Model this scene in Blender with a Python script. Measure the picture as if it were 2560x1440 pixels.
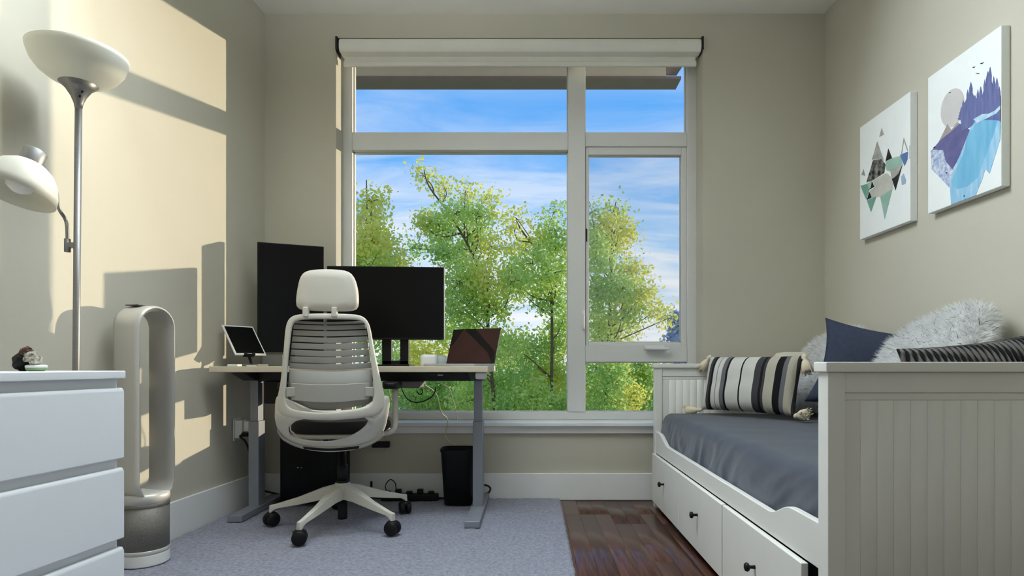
import bpy, bmesh, math, random
import numpy as np
from mathutils import Vector, Matrix, noise

random.seed(7)
RNG = np.random.default_rng(11)
for o in list(bpy.data.objects):
    bpy.data.objects.remove(o, do_unlink=True)
SC = bpy.context.scene
COL = SC.collection
R = math.radians

# ------------------------------------------------------------------ camera
F, CX, CY, H = 1480.0, 1330.0, 912.0, 0.83      # focal length (px of 2560), vanishing point, eye height
cam = bpy.data.cameras.new('camera')
cam.sensor_width = 36.0
cam.lens = 36.0 * F / 2560.0
cam.shift_x = (1280 - CX) / 2560.0
cam.shift_y = (CY - 720) / 2560.0
cam.clip_start = 0.02
cam_o = bpy.data.objects.new('camera', cam)
cam_o.location = (0, 0, H)
cam_o.rotation_euler = (R(90), 0, 0)
COL.objects.link(cam_o)
SC.camera = cam_o

# ------------------------------------------------------------------ sky
def build_world():
    w = bpy.data.worlds.new('sky'); SC.world = w
    w.use_nodes = True
    nt = w.node_tree; nt.nodes.clear()
    N, L = nt.nodes.new, nt.links.new
    out = N('ShaderNodeOutputWorld'); bg = N('ShaderNodeBackground')
    tc = N('ShaderNodeTexCoord'); sep = N('ShaderNodeSeparateXYZ')
    L(tc.outputs['Generated'], sep.inputs[0])
    ramp = N('ShaderNodeValToRGB')
    e = ramp.color_ramp.elements
    e[0].position = 0.0; e[0].color = (0.30, 0.36, 0.30, 1)
    e[1].position = 1.0; e[1].color = (0.05, 0.22, 0.68, 1)
    for p, c in ((0.485, (0.34, 0.40, 0.38, 1)), (0.50, (0.74, 0.86, 0.98, 1)), (0.58, (0.42, 0.68, 0.98, 1)),
                 (0.66, (0.15, 0.46, 0.97, 1)), (0.74, (0.09, 0.38, 0.93, 1))):
        k = e.new(p); k.color = c
    m = N('ShaderNodeMath'); m.operation = 'MULTIPLY_ADD'; m.inputs[1].default_value = 0.5; m.inputs[2].default_value = 0.5
    L(sep.outputs['Z'], m.inputs[0]); L(m.outputs[0], ramp.inputs[0])
    # cirrus: direction projected on a high plane
    ad = N('ShaderNodeMath'); ad.operation = 'ADD'; ad.inputs[1].default_value = 0.22
    ab = N('ShaderNodeMath'); ab.operation = 'ABSOLUTE'
    L(sep.outputs['Z'], ab.inputs[0]); L(ab.outputs[0], ad.inputs[0])
    dx = N('ShaderNodeMath'); dx.operation = 'DIVIDE'; dy = N('ShaderNodeMath'); dy.operation = 'DIVIDE'
    L(sep.outputs['X'], dx.inputs[0]); L(ad.outputs[0], dx.inputs[1])
    L(sep.outputs['Y'], dy.inputs[0]); L(ad.outputs[0], dy.inputs[1])
    cmb = N('ShaderNodeCombineXYZ'); L(dx.outputs[0], cmb.inputs[0]); L(dy.outputs[0], cmb.inputs[1])
    mp = N('ShaderNodeMapping'); mp.inputs['Rotation'].default_value = (0, 0, R(35))
    mp.inputs['Scale'].default_value = (1.0, 3.2, 1.0); mp.inputs['Location'].default_value = (0.7, 0.35, 0)
    L(cmb.outputs[0], mp.inputs[0])
    n1 = N('ShaderNodeTexNoise'); n1.inputs['Scale'].default_value = 1.6; n1.inputs['Detail'].default_value = 9
    n1.inputs['Roughness'].default_value = 0.58; n1.inputs['Distortion'].default_value = 0.7
    L(mp.outputs[0], n1.inputs[0])
    r1 = N('ShaderNodeValToRGB'); r1.color_ramp.elements[0].position = 0.35; r1.color_ramp.elements[1].position = 0.61
    L(n1.outputs[0], r1.inputs[0])
    # thicker veil near the horizon, thin high up
    mr = N('ShaderNodeMapRange'); mr.inputs[1].default_value = 0.0; mr.inputs[2].default_value = 0.40
    mr.inputs[3].default_value = 1.35; mr.inputs[4].default_value = 0.22
    L(ab.outputs[0], mr.inputs[0])
    mu = N('ShaderNodeMath'); mu.operation = 'MULTIPLY'; mu.use_clamp = True
    L(r1.outputs[0], mu.inputs[0]); L(mr.outputs[0], mu.inputs[1])
    up = N('ShaderNodeMath'); up.operation = 'GREATER_THAN'; up.inputs[1].default_value = 0.0
    L(sep.outputs['Z'], up.inputs[0])
    mu2 = N('ShaderNodeMath'); mu2.operation = 'MULTIPLY'; L(mu.outputs[0], mu2.inputs[0]); L(up.outputs[0], mu2.inputs[1])
    mix = N('ShaderNodeMixRGB'); mix.inputs[2].default_value = (0.92, 0.96, 1.0, 1)
    L(mu2.outputs[0], mix.inputs[0]); L(ramp.outputs[0], mix.inputs[1])
    L(mix.outputs[0], bg.inputs[0]); bg.inputs[1].default_value = 1.0
    L(bg.outputs[0], out.inputs[0])
build_world()

# ------------------------------------------------------------------ sun (low, outside to the right) and room light
sun = bpy.data.lights.new('sun', 'SUN'); sun.energy = 3.5; sun.angle = R(0.6); sun.color = (1.0, 0.87, 0.64)
sun_o = bpy.data.objects.new('sun', sun); COL.objects.link(sun_o)
sun_o.rotation_euler = Vector((-0.755, -0.657, -0.122)).to_track_quat('-Z', 'Y').to_euler()
SC.view_settings.view_transform = 'Standard'
SC.view_settings.look = 'None'
SC.view_settings.exposure = 0.0
SC.view_settings.gamma = 1.0
SC.view_settings.use_curve_mapping = False

# ------------------------------------------------------------------ materials
def lin(c):
    return tuple(((v / 255) / 12.92 if v / 255 <= 0.04045 else ((v / 255 + 0.055) / 1.055) ** 2.4) for v in c) + (1.0,)

def mat(name, col, rough=0.6, metal=0.0, var=0.04, vscale=8.0, bump=0.0, bscale=60.0, spec=0.5, sheen=0.0,
        stretch=(1, 1, 1), coat=0.0, transl=0.0):
    m = bpy.data.materials.new(name); m.use_nodes = True
    nt = m.node_tree; N, L = nt.nodes.new, nt.links.new
    b = nt.nodes['Principled BSDF']
    c = lin(col)
    b.inputs['Roughness'].default_value = rough
    b.inputs['Metallic'].default_value = metal
    b.inputs['Specular IOR Level'].default_value = spec
    if sheen: b.inputs['Sheen Weight'].default_value = sheen
    if coat: b.inputs['Coat Weight'].default_value = coat
    tc = N('ShaderNodeTexCoord'); mp = N('ShaderNodeMapping'); mp.inputs['Scale'].default_value = stretch
    L(tc.outputs['Object'], mp.inputs[0])
    n = N('ShaderNodeTexNoise'); n.inputs['Scale'].default_value = vscale; n.inputs['Detail'].default_value = 4
    L(mp.outputs[0], n.inputs[0])
    r = N('ShaderNodeValToRGB')
    r.color_ramp.elements[0].position = 0.3; r.color_ramp.elements[1].position = 0.7
    r.color_ramp.elements[0].color = tuple(max(0, v * (1 - var)) for v in c[:3]) + (1,)
    r.color_ramp.elements[1].color = tuple(min(1, v * (1 + var)) for v in c[:3]) + (1,)
    L(n.outputs[0], r.inputs[0]); L(r.outputs[0], b.inputs['Base Color'])
    if bump:
        n2 = N('ShaderNodeTexNoise'); n2.inputs['Scale'].default_value = bscale; n2.inputs['Detail'].default_value = 5
        L(mp.outputs[0], n2.inputs[0])
        bp = N('ShaderNodeBump'); bp.inputs['Strength'].default_value = bump; bp.inputs['Distance'].default_value = 0.01
        L(n2.outputs[0], bp.inputs['Height']); L(bp.outputs[0], b.inputs['Normal'])
    if transl:
        out = nt.nodes['Material Output']
        tr = N('ShaderNodeBsdfTranslucent'); L(r.outputs[0], tr.inputs[0])
        mx = N('ShaderNodeMixShader'); mx.inputs[0].default_value = transl
        L(b.outputs[0], mx.inputs[1]); L(tr.outputs[0], mx.inputs[2]); L(mx.outputs[0], out.inputs[0])
    return m

def glass_mat(name, tint=(1, 1, 1, 1), refl=0.05):
    m = bpy.data.materials.new(name); m.use_nodes = True
    nt = m.node_tree; nt.nodes.clear(); N, L = nt.nodes.new, nt.links.new
    out = N('ShaderNodeOutputMaterial'); t = N('ShaderNodeBsdfTransparent'); t.inputs[0].default_value = tint
    g = N('ShaderNodeBsdfGlossy'); g.inputs['Roughness'].default_value = 0.02
    fr = N('ShaderNodeLayerWeight'); fr.inputs[0].default_value = 0.12
    mm = N('ShaderNodeMath'); mm.operation = 'MULTIPLY'; mm.inputs[1].default_value = refl * 6
    L(fr.outputs['Fresnel'], mm.inputs[0])
    mx = N('ShaderNodeMixShader'); L(mm.outputs[0], mx.inputs[0]); L(t.outputs[0], mx.inputs[1]); L(g.outputs[0], mx.inputs[2])
    L(mx.outputs[0], out.inputs[0])
    return m

def screen_mesh_mat(name):
    m = bpy.data.materials.new(name); m.use_nodes = True
    nt = m.node_tree; nt.nodes.clear(); N, L = nt.nodes.new, nt.links.new
    out = N('ShaderNodeOutputMaterial'); t = N('ShaderNodeBsdfTransparent')
    d = N('ShaderNodeBsdfDiffuse'); d.inputs[0].default_value = (0.55, 0.55, 0.55, 1)
    mx = N('ShaderNodeMixShader'); mx.inputs[0].default_value = 0.10
    L(t.outputs[0], mx.inputs[1]); L(d.outputs[0], mx.inputs[2]); L(mx.outputs[0], out.inputs[0])
    return m

def wood_mat(name):
    m = bpy.data.materials.new(name); m.use_nodes = True
    nt = m.node_tree; N, L = nt.nodes.new, nt.links.new
    b = nt.nodes['Principled BSDF']
    tc = N('ShaderNodeTexCoord'); mp = N('ShaderNodeMapping'); mp.inputs['Scale'].default_value = (30, 2.0, 30)
    L(tc.outputs['Object'], mp.inputs[0])
    n = N('ShaderNodeTexNoise'); n.inputs['Scale'].default_value = 2.0; n.inputs['Detail'].default_value = 7
    L(mp.outputs[0], n.inputs[0])
    r = N('ShaderNodeValToRGB')
    r.color_ramp.elements[0].position = 0.3; r.color_ramp.elements[0].color = lin((60, 36, 28))
    r.color_ramp.elements[1].position = 0.75; r.color_ramp.elements[1].color = lin((104, 68, 52))
    L(n.outputs[0], r.inputs[0])
    oi = N('ShaderNodeObjectInfo'); mr = N('ShaderNodeMapRange'); mr.inputs[3].default_value = 0.8; mr.inputs[4].default_value = 1.18
    L(oi.outputs['Random'], mr.inputs[0])
    hs = N('ShaderNodeHueSaturation'); L(mr.outputs[0], hs.inputs['Value']); L(r.outputs[0], hs.inputs['Color'])
    L(hs.outputs[0], b.inputs['Base Color'])
    b.inputs['Roughness'].default_value = 0.24
    return m

def leaf_mat(name, c0, c1, c2, transl=0.45):
    m = bpy.data.materials.new(name); m.use_nodes = True
    nt = m.node_tree; nt.nodes.clear(); N, L = nt.nodes.new, nt.links.new
    out = N('ShaderNodeOutputMaterial')
    g = N('ShaderNodeNewGeometry'); r = N('ShaderNodeValToRGB')
    e = r.color_ramp.elements
    e[0].color = lin(c0); e[1].color = lin(c2); k = e.new(0.5); k.color = lin(c1)
    L(g.outputs['Random Per Island'], r.inputs[0])
    d = N('ShaderNodeBsdfDiffuse'); t = N('ShaderNodeBsdfTranslucent')
    L(r.outputs[0], d.inputs[0]); L(r.outputs[0], t.inputs[0])
    mx = N('ShaderNodeMixShader'); mx.inputs[0].default_value = transl
    L(d.outputs[0], mx.inputs[1]); L(t.outputs[0], mx.inputs[2]); L(mx.outputs[0], out.inputs[0])
    return m

M = {}
M['wall'] = mat('wall_paint', (200, 195, 179), 0.75, var=0.012, vscale=3, bump=0.05, bscale=220, spec=0.3)
M['ceiling'] = mat('ceiling_paint', (246, 244, 238), 0.8, var=0.01, spec=0.2)
M['trim'] = mat('white_trim', (238, 238, 235), 0.45, var=0.01)
M['vinyl'] = mat('white_vinyl', (225, 225, 222), 0.4, var=0.01)
M['blind'] = mat('blind_fabric', (240, 238, 230), 0.8, var=0.02)
M['glass'] = glass_mat('window_glass')
M['insect'] = screen_mesh_mat('insect_mesh')
M['wood'] = wood_mat('dark_floor_wood')
M['rug'] = mat('rug_pile', (150, 152, 166), 0.95, var=0.26, vscale=70, bump=1.0, bscale=120, spec=0.1, sheen=0.2)
M['white_lacquer'] = mat('white_lacquer', (240, 243, 245), 0.35, var=0.008)
M['bed_paint'] = mat('bed_white_paint', (234, 233, 226), 0.45, var=0.012)
M['black'] = mat('black_plastic', (14, 14, 15), 0.5, var=0.05, spec=0.3)
M['screen'] = mat('dark_screen', (5, 5, 6), 0.28, var=0.02, spec=0.22)
M['silver'] = mat('silver_plastic', (206, 204, 198), 0.4, metal=0.25, var=0.02)
M['fan_inner'] = mat('fan_inner_silver', (172, 170, 165), 0.45, metal=0.2, var=0.02)
M['fan_grille'] = mat('fan_grille', (128, 124, 118), 0.55, metal=0.2, var=0.25, vscale=260)
M['steel'] = mat('brushed_steel', (142, 142, 142), 0.45, metal=0.7, var=0.05, vscale=30, stretch=(1, 1, 12))
M['frosted'] = mat('frosted_shade', (232, 230, 218), 0.5, var=0.015, transl=0.25)
M['chair_white'] = mat('chair_offwhite_plastic', (212, 208, 196), 0.5, var=0.012)
M['chair_grey'] = mat('chair_grey_plastic', (154, 152, 146), 0.6, var=0.03, transl=0.12)
M['chair_clip'] = mat('chair_clip_grey', (172, 170, 162), 0.55, var=0.02)
M['seat_fabric'] = mat('black_seat_fabric', (26, 26, 29), 0.9, var=0.2, vscale=200)
M['desk_top'] = mat('desk_laminate', (214, 203, 180), 0.5, var=0.03, vscale=5)
M['desk_frame'] = mat('grey_powder_coat', (140, 144, 152), 0.45, metal=0.2, var=0.02)
M['dark_metal'] = mat('dark_metal', (38, 38, 42), 0.5, metal=0.2, var=0.05)
M['alu'] = mat('aluminium', (196, 197, 200), 0.35, metal=0.5, var=0.02)
M['grey_box'] = mat('grey_stand_plastic', (112, 111, 107), 0.6, var=0.03)
M['white_plastic'] = mat('white_plastic', (236, 236, 234), 0.4, var=0.01)
M['milk_glass'] = mat('pale_glass', (210, 222, 222), 0.25, var=0.02, transl=0.4)
M['cable_black'] = mat('black_cable', (16, 16, 17), 0.55)
M['cable_white'] = mat('white_cable', (224, 220, 196), 0.5)
M['sheet'] = mat('slate_sheet', (64, 70, 82), 0.85, var=0.06, vscale=25, bump=0.15, bscale=300, sheen=0.3, spec=0.2)
M['navy'] = mat('slate_blue_linen', (58, 65, 82), 0.9, var=0.10, vscale=60, bump=0.3, bscale=300, spec=0.2)
M['fur'] = mat('white_faux_fur', (246, 246, 245), 0.9, var=0.06, vscale=22, spec=0.2, transl=0.35)
M['fur_dark'] = mat('grey_fur_tips', (120, 118, 114), 0.9, var=0.2, vscale=30, spec=0.2)
M['cream'] = mat('cream_cotton', (222, 210, 184), 0.9, var=0.06, vscale=60, spec=0.2)
M['bolster'] = mat('beige_linen', (206, 200, 182), 0.9, var=0.04, vscale=40, spec=0.2)
M['canvas'] = mat('canvas_white', (246, 249, 247), 0.85, var=0.012, vscale=20, bump=0.08, bscale=500, spec=0.2)
M['canvas_edge'] = mat('canvas_edge', (172, 166, 152), 0.85, var=0.04, spec=0.2)
M['bark'] = mat('tree_bark', (112, 98, 80), 0.9, var=0.25, vscale=10, bump=0.5, bscale=30, spec=0.2)
M['leaf_y'] = leaf_mat('leaves_yellow', (250, 240, 130), (238, 246, 128), (252, 238, 165), 0.5)
M['leaf_g'] = leaf_mat('leaves_green', (212, 236, 142), (234, 246, 158), (188, 222, 130), 0.5)
M['leaf_d'] = leaf_mat('leaves_deep_green', (166, 206, 124), (196, 224, 138), (218, 236, 150), 0.55)
M['leaf_b'] = leaf_mat('needles_blue', (190, 208, 228), (204, 220, 238), (180, 198, 220), 0.3)
M['ground'] = mat('ground_grass', (92, 118, 66), 0.95, var=0.25, vscale=0.4, spec=0.1)
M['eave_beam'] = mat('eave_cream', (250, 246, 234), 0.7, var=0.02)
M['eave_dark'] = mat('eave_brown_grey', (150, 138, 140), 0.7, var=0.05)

def rib_mat():
    m = bpy.data.materials.new('charcoal_rib_knit'); m.use_nodes = True
    nt = m.node_tree; N, L = nt.nodes.new, nt.links.new; b = nt.nodes['Principled BSDF']
    b.inputs['Roughness'].default_value = 0.9; b.inputs['Specular IOR Level'].default_value = 0.2
    tc = N('ShaderNodeTexCoord'); w = N('ShaderNodeTexWave'); w.inputs['Scale'].default_value = 17.0; w.inputs['Distortion'].default_value = 0.6
    L(tc.outputs['Object'], w.inputs[0]); r = N('ShaderNodeValToRGB')
    r.color_ramp.elements[0].position = 0.25; r.color_ramp.elements[0].color = lin((28, 27, 27)); r.color_ramp.elements[1].position = 0.8; r.color_ramp.elements[1].color = lin((112, 109, 106))
    L(w.outputs[0], r.inputs[0]); L(r.outputs[0], b.inputs['Base Color'])
    bp = N('ShaderNodeBump'); bp.inputs['Strength'].default_value = 0.6; bp.inputs['Distance'].default_value = 0.006
    L(w.outputs[0], bp.inputs['Height']); L(bp.outputs[0], b.inputs['Normal'])
    return m
M['rib'] = rib_mat()

# ------------------------------------------------------------------ helpers
def tag(o, label=None, cat=None, group=None, kind=None):
    if label: o['label'] = label
    if cat: o['category'] = cat
    if group: o['group'] = group
    if kind: o['kind'] = kind
    return o

def thing(name, loc, rz=0.0, label=None, cat=None, group=None, kind=None, rx=0.0, ry=0.0):
    o = bpy.data.objects.new(name, None); o.empty_display_size = 0.1
    o.location = loc; o.rotation_euler = (rx, ry, rz); COL.objects.link(o)
    return tag(o, label, cat, group, kind)

def wmat(o):
    m = Matrix.LocRotScale(o.location, o.rotation_euler, o.scale)
    return wmat(o.parent) @ m if o.parent else m

class MB:
    """collects shapes for one mesh object"""
    def __init__(s): s.v = []; s.f = []
    def add(s, vs, fs):
        k = len(s.v); s.v += [tuple(v) for v in vs]; s.f += [tuple(i + k for i in f) for f in fs]; return s
    def box(s, x0, x1, y0, y1, z0, z1, mtx=None):
        vs = [Vector(p) for p in ((x0, y0, z0), (x1, y0, z0), (x1, y1, z0), (x0, y1, z0), (x0, y0, z1), (x1, y0, z1), (x1, y1, z1), (x0, y1, z1))]
        if mtx: vs = [mtx @ v for v in vs]
        return s.add(vs, [(3, 2, 1, 0), (4, 5, 6, 7), (0, 1, 5, 4), (1, 2, 6, 5), (2, 3, 7, 6), (3, 0, 4, 7)])
    def lathe(s, prof, seg=32, c=(0, 0, 0), mtx=None, cap=True):
        vs, fs = [], []
        n = len(prof)
        for r, z in prof:
            for k in range(seg):
                a = 2 * math.pi * k / seg
                v = Vector((c[0] + r * math.cos(a), c[1] + r * math.sin(a), c[2] + z))
                vs.append(mtx @ v if mtx else v)
        for i in range(n - 1):
            for k in range(seg):
                k2 = (k + 1) % seg
                fs.append((i * seg + k, i * seg + k2, (i + 1) * seg + k2, (i + 1) * seg + k))
        if cap:
            fs.append(tuple(reversed(range(seg)))); fs.append(tuple((n - 1) * seg + k for k in range(seg)))
        return s.add(vs, fs)
    def tube(s, pts, r, seg=8, smooth=0, r1=None):
        pts = [Vector(p) for p in pts]
        if smooth: pts = catmull(pts, smooth)
        n = len(pts); vs, fs = [], []
        up = Vector((0.13, 0.27, 0.95)).normalized()
        for i, p in enumerate(pts):
            t = (pts[min(i + 1, n - 1)] - pts[max(i - 1, 0)])
            t = t.normalized() if t.length > 1e-9 else Vector((0, 0, 1))
            a = t.cross(up)
            if a.length < 1e-3: a = t.cross(Vector((1, 0, 0)))
            a.normalize(); b = t.cross(a).normalized()
            rr = r if r1 is None else r + (r1 - r) * i / (n - 1)
            for k in range(seg):
                th = 2 * math.pi * k / seg
                vs.append(p + (a * math.cos(th) + b * math.sin(th)) * rr)
        for i in range(n - 1):
            for k in range(seg):
                k2 = (k + 1) % seg
                fs.append((i * seg + k, (i + 1) * seg + k, (i + 1) * seg + k2, i * seg + k2))
        fs.append(tuple(range(seg))); fs.append(tuple(reversed([(n - 1) * seg + k for k in range(seg)])))
        return s.add(vs, fs)
    def prism(s, poly, axis, a0, a1):
        """poly: 2D outline; axis 'x','y','z' = extrusion axis"""
        def P(p, a):
            return {'x': (a, p[0], p[1]), 'y': (p[0], a, p[1]), 'z': (p[0], p[1], a)}[axis]
        n = len(poly)
        vs = [P(p, a0) for p in poly] + [P(p, a1) for p in poly]
        fs = [tuple(range(n)), tuple(reversed(range(n, 2 * n)))]
        fs += [(i, i + n, (i + 1) % n + n, (i + 1) % n) for i in range(n)]
        return s.add(vs, fs)
    def build(s, name, m, parent=None, world=False, smooth=False, bevel=0.0, bseg=2, subsurf=0, solid=0.0, fixn=True, loc=None):
        vs = s.v
        if world and parent is not None:
            inv = wmat(parent).inverted(); vs = [inv @ Vector(v) for v in vs]
        off = None
        if parent is None and loc is None:
            a = np.array(vs); off = Vector(((a[:, 0].min() + a[:, 0].max()) / 2, (a[:, 1].min() + a[:, 1].max()) / 2, a[:, 2].min()))
        elif parent is None: off = Vector(loc)
        if off is not None: vs = [Vector(v) - off for v in vs]
        me = bpy.data.meshes.new(name); me.from_pydata([tuple(v) for v in vs], [], s.f)
        if fixn:
            bm = bmesh.new(); bm.from_mesh(me); bmesh.ops.recalc_face_normals(bm, faces=bm.faces); bm.to_mesh(me); bm.free()
        if smooth:
            me.polygons.foreach_set('use_smooth', [True] * len(me.polygons))
        me.materials.append(m)
        o = bpy.data.objects.new(name, me); COL.objects.link(o)
        if off is not None: o.location = off
        if parent is not None: o.parent = parent
        if solid:
            k = o.modifiers.new('solid', 'SOLIDIFY'); k.thickness = solid; k.offset = 0
        if bevel:
            k = o.modifiers.new('bevel', 'BEVEL'); k.width = bevel; k.segments = bseg; k.limit_method = 'ANGLE'; k.angle_limit = R(35)
            k.harden_normals = False
            me.polygons.foreach_set('use_smooth', [True] * len(me.polygons))
            w = o.modifiers.new('wn', 'WEIGHTED_NORMAL'); w.keep_sharp = False
        if subsurf:
            k = o.modifiers.new('sub', 'SUBSURF'); k.levels = subsurf; k.render_levels = subsurf
        return o

def catmull(p, n):
    out = []
    for i in range(len(p) - 1):
        p0, p1, p2, p3 = p[max(i - 1, 0)], p[i], p[i + 1], p[min(i + 2, len(p) - 1)]
        for k in range(n):
            t = k / n
            out.append(0.5 * ((2 * p1) + (p2 - p0) * t + (2 * p0 - 5 * p1 + 4 * p2 - p3) * t * t + (3 * p1 - p0 - 3 * p2 + p3) * t ** 3))
    out.append(p[-1]); return out

def box(name, b, m, parent=None, world=False, bevel=0.0, **k):
    return MB().box(*b).build(name, m, parent, world, bevel=bevel, **k)

def at(px, py, Y):
    return Vector(((px - CX) * Y / F, Y, H - (py - CY) * Y / F))

def resample(poly, n):
    pts = [Vector(p) for p in poly]; pts.append(pts[0])
    L = [0]
    for a, b in zip(pts, pts[1:]): L.append(L[-1] + (b - a).length)
    out = []; j = 0
    for k in range(n):
        d = L[-1] * k / n
        while L[j + 1] < d: j += 1
        t = (d - L[j]) / max(L[j + 1] - L[j], 1e-9)
        out.append(pts[j].lerp(pts[j + 1], t))
    return out

def smooth_loop(poly, n, it=2):
    """closed corner-cut (Chaikin) then even resample"""
    p = [Vector(q) for q in poly]
    for _ in range(it):
        q = []
        for i in range(len(p)):
            a, b = p[i], p[(i + 1) % len(p)]
            q += [a * 0.75 + b * 0.25, a * 0.25 + b * 0.75]
        p = q
    return resample(p, n)

# ================================================================== THE ROOM
YB = 3.64                     # back wall
XR = 1.80                     # right wall
ZC = 2.99                     # ceiling
YREAR = -1.6
SL = 0.0676                   # left wall runs slightly out towards the camera
def xl(y): return -1.644 - SL * (YB - y)
OX0, OX1, OZ0, OZ1 = -1.205, 1.05, 0.455, 2.84       # window opening
YW = 3.78                     # window frame plane

wb = MB()
T = 0.22
wb.box(xl(YB) - 0.3, OX0, YB, YB + T, -0.15, ZC + 0.15)
wb.box(OX1, XR + 0.2, YB, YB + T, -0.15, ZC + 0.15)
wb.box(OX0, OX1, YB, YB + T, -0.15, OZ0)
wb.box(OX0, OX1, YB, YB + T, OZ1, ZC + 0.15)
wb.build('wall_back', M['wall'])
bpy.data.objects['wall_back']['kind'] = 'structure'
wl = MB().prism([(xl(YB + 0.1), YB + 0.1), (xl(YREAR), YREAR), (xl(YREAR) - 0.15, YREAR), (xl(YB + 0.1) - 0.15, YB + 0.1)], 'z', -0.1, ZC + 0.1).build('wall_left', M['wall'])
tag(wl, kind='structure')
wr = MB().box(XR, XR + 0.15, YREAR, YB + 0.1, -0.1, ZC + 0.1).build('wall_right', M['wall']); tag(wr, kind='structure')
ce = MB().box(-2.3, XR + 0.2, YREAR, YB + 0.1, ZC, ZC + 0.12).build('ceiling', M['ceiling']); tag(ce, kind='structure')
wq = MB()                                               # rear wall with a wide open doorway to the rest of the home
wq.box(-2.3, -0.4, YREAR - 0.12, YREAR, -0.1, ZC + 0.1).box(0.5, XR + 0.2, YREAR - 0.12, YREAR, -0.1, ZC + 0.1).box(-0.4, 0.5, YREAR - 0.12, YREAR, 2.1, ZC + 0.1)
tag(wq.build('wall_rear', M['wall']), kind='structure')

# floor: slab plus the planks that can be seen beside the rug
fl = MB().box(-2.3, XR + 0.2, YREAR - 0.2, YB + 0.1, -0.10, -0.012).build('floor', M['wood']); tag(fl, kind='structure')
PW = 0.083
plank_cache = {}
for c in range(11):
    x = 0.10 + c * PW
    y = YB - 0.004 + 0.0 - random.uniform(0, 0.5) * 0
    first = True
    while y > -0.4:
        ln = random.choice((0.35, 0.55, 0.8, 1.05)) if first else random.choice((0.6, 0.8, 1.05))
        first = False
        y0 = max(y - ln, -0.5)
        key = round(y - y0, 3)
        if key not in plank_cache:
            o = MB().box(-PW / 2 + 0.0002, PW / 2 - 0.0002, 0.0002, key - 0.0002, -0.012, 0.0).build('plank', M['wood'], fl, bevel=0.0006, bseg=1)
            plank_cache[key] = o.data
        else:
            o = bpy.data.objects.new('plank', plank_cache[key]); COL.objects.link(o); o.parent = fl
            k = o.modifiers.new('bevel', 'BEVEL'); k.width = 0.0006; k.segments = 1; k.limit_method = 'ANGLE'
        o.location = Vector((x + PW / 2, y0, 0)) - fl.location
        y = y0

# baseboards
bb = MB().box(xl(YB) + 0.004, XR, YB - 0.016, YB, 0.0, 0.165).build('baseboard_back', M['trim'], bevel=0.004); tag(bb, kind='structure')
n_l = Vector((1, -SL, 0)).normalized()
bl = MB()
bl.prism([(xl(YB - 0.02), YB - 0.02), (xl(-0.6), -0.6), (xl(-0.6) + 0.016, -0.6), (xl(YB - 0.02) + 0.016, YB - 0.02)], 'z', 0.0, 0.185)
tag(bl.build('baseboard_left', M['trim'], bevel=0.004), kind='structure')
tag(MB().box(XR - 0.016, XR, -0.6, YB - 0.016, 0.0, 0.165).build('baseboard_right', M['trim'], bevel=0.004), kind='structure')

# window sill (stool and apron)
sl = MB().box(-1.27, 1.12, YB - 0.045, YW + 0.02, 0.455, 0.478).build('trim_1', M['trim'], bevel=0.004); tag(sl, kind='structure')
MB().box(-1.25, 1.10, YB - 0.02, YB, 0.41, 0.455).build('apron', M['trim'], sl, world=True, bevel=0.003)

# window
wn = thing('window_1', (0, YW, 0.478), kind='structure')
def wbar(name, x0, x1, z0, z1, d0=0.0, d1=0.09, m='vinyl', bev=0.004):
    return box(name, (x0, x1, YW + d0, YW + d1, z0, z1), M[m], wn, True, bevel=bev)
wbar('outer_frame', -1.212, -1.149, 0.478, 2.84)
wbar('outer_frame', 0.991, 1.052, 0.478, 2.84)
wbar('outer_frame', -1.149, 0.991, 0.478, 0.529)
wbar('outer_frame', -1.149, 0.991, 2.776, 2.84)
wbar('mullion', 0.230, 0.340, 0.529, 2.776, -0.004)
wbar('transom', -1.149, 0.230, 2.201, 2.316)
wbar('transom', 0.340, 0.991, 2.225, 2.316)
wbar('lower_rail', 0.340, 0.991, 0.848, 0.955, -0.002)
# opening sash
sash = MB()
sash.box(0.345, 0.362, YW + 0.012, YW + 0.07, 0.955, 2.225).box(0.957, 0.991, YW + 0.012, YW + 0.07, 0.955, 2.225)
sash.box(0.362, 0.957, YW + 0.012, YW + 0.07, 0.955, 0.974).box(0.362, 0.957, YW + 0.012, YW + 0.07, 2.176, 2.225)
sash.build('casement_sash', M['vinyl'], wn, True, bevel=0.003)
for (a, b, c, d) in ((-1.149, 0.230, 2.316, 2.776), (0.340, 0.991, 2.316, 2.776), (-1.149, 0.230, 0.529, 2.201), (0.362, 0.957, 0.974, 2.176), (0.340, 0.991, 0.529, 0.848)):
    box('glass_pane', (a, b, YW + 0.045, YW + 0.049, c, d), M['glass'], wn, True)
    g = MB()                                             # dark gasket line round each pane
    for q in ((a, a + 0.006, c, d), (b - 0.006, b, c, d), (a, b, c, c + 0.006), (a, b, d - 0.006, d)):
        g.box(q[0], q[1], YW + 0.036, YW + 0.044, q[2], q[3])
    g.build('gasket', M['silver'], wn, True)
box('insect_screen', (0.362, 0.957, YW + 0.024, YW + 0.025, 0.974, 2.176), M['insect'], wn, True)
lv = MB().box(0.318, 0.334, YW - 0.022, YW, 1.055, 1.175).box(0.322, 0.330, YW - 0.045, YW - 0.022, 1.06, 1.15)
lv.build('lock_lever', M['white_plastic'], wn, True, bevel=0.004)
ck = MB().box(0.715, 0.84, YW - 0.03, YW, 0.925, 0.955).box(0.73, 0.87, YW - 0.05, YW - 0.03, 0.925, 0.94)
ck.build('crank_handle', M['white_plastic'], wn, True, bevel=0.005)
box('hinge', (0.345, 0.352, YW + 0.0, YW + 0.012, 1.62, 1.70), M['black'], wn, True)

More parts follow.
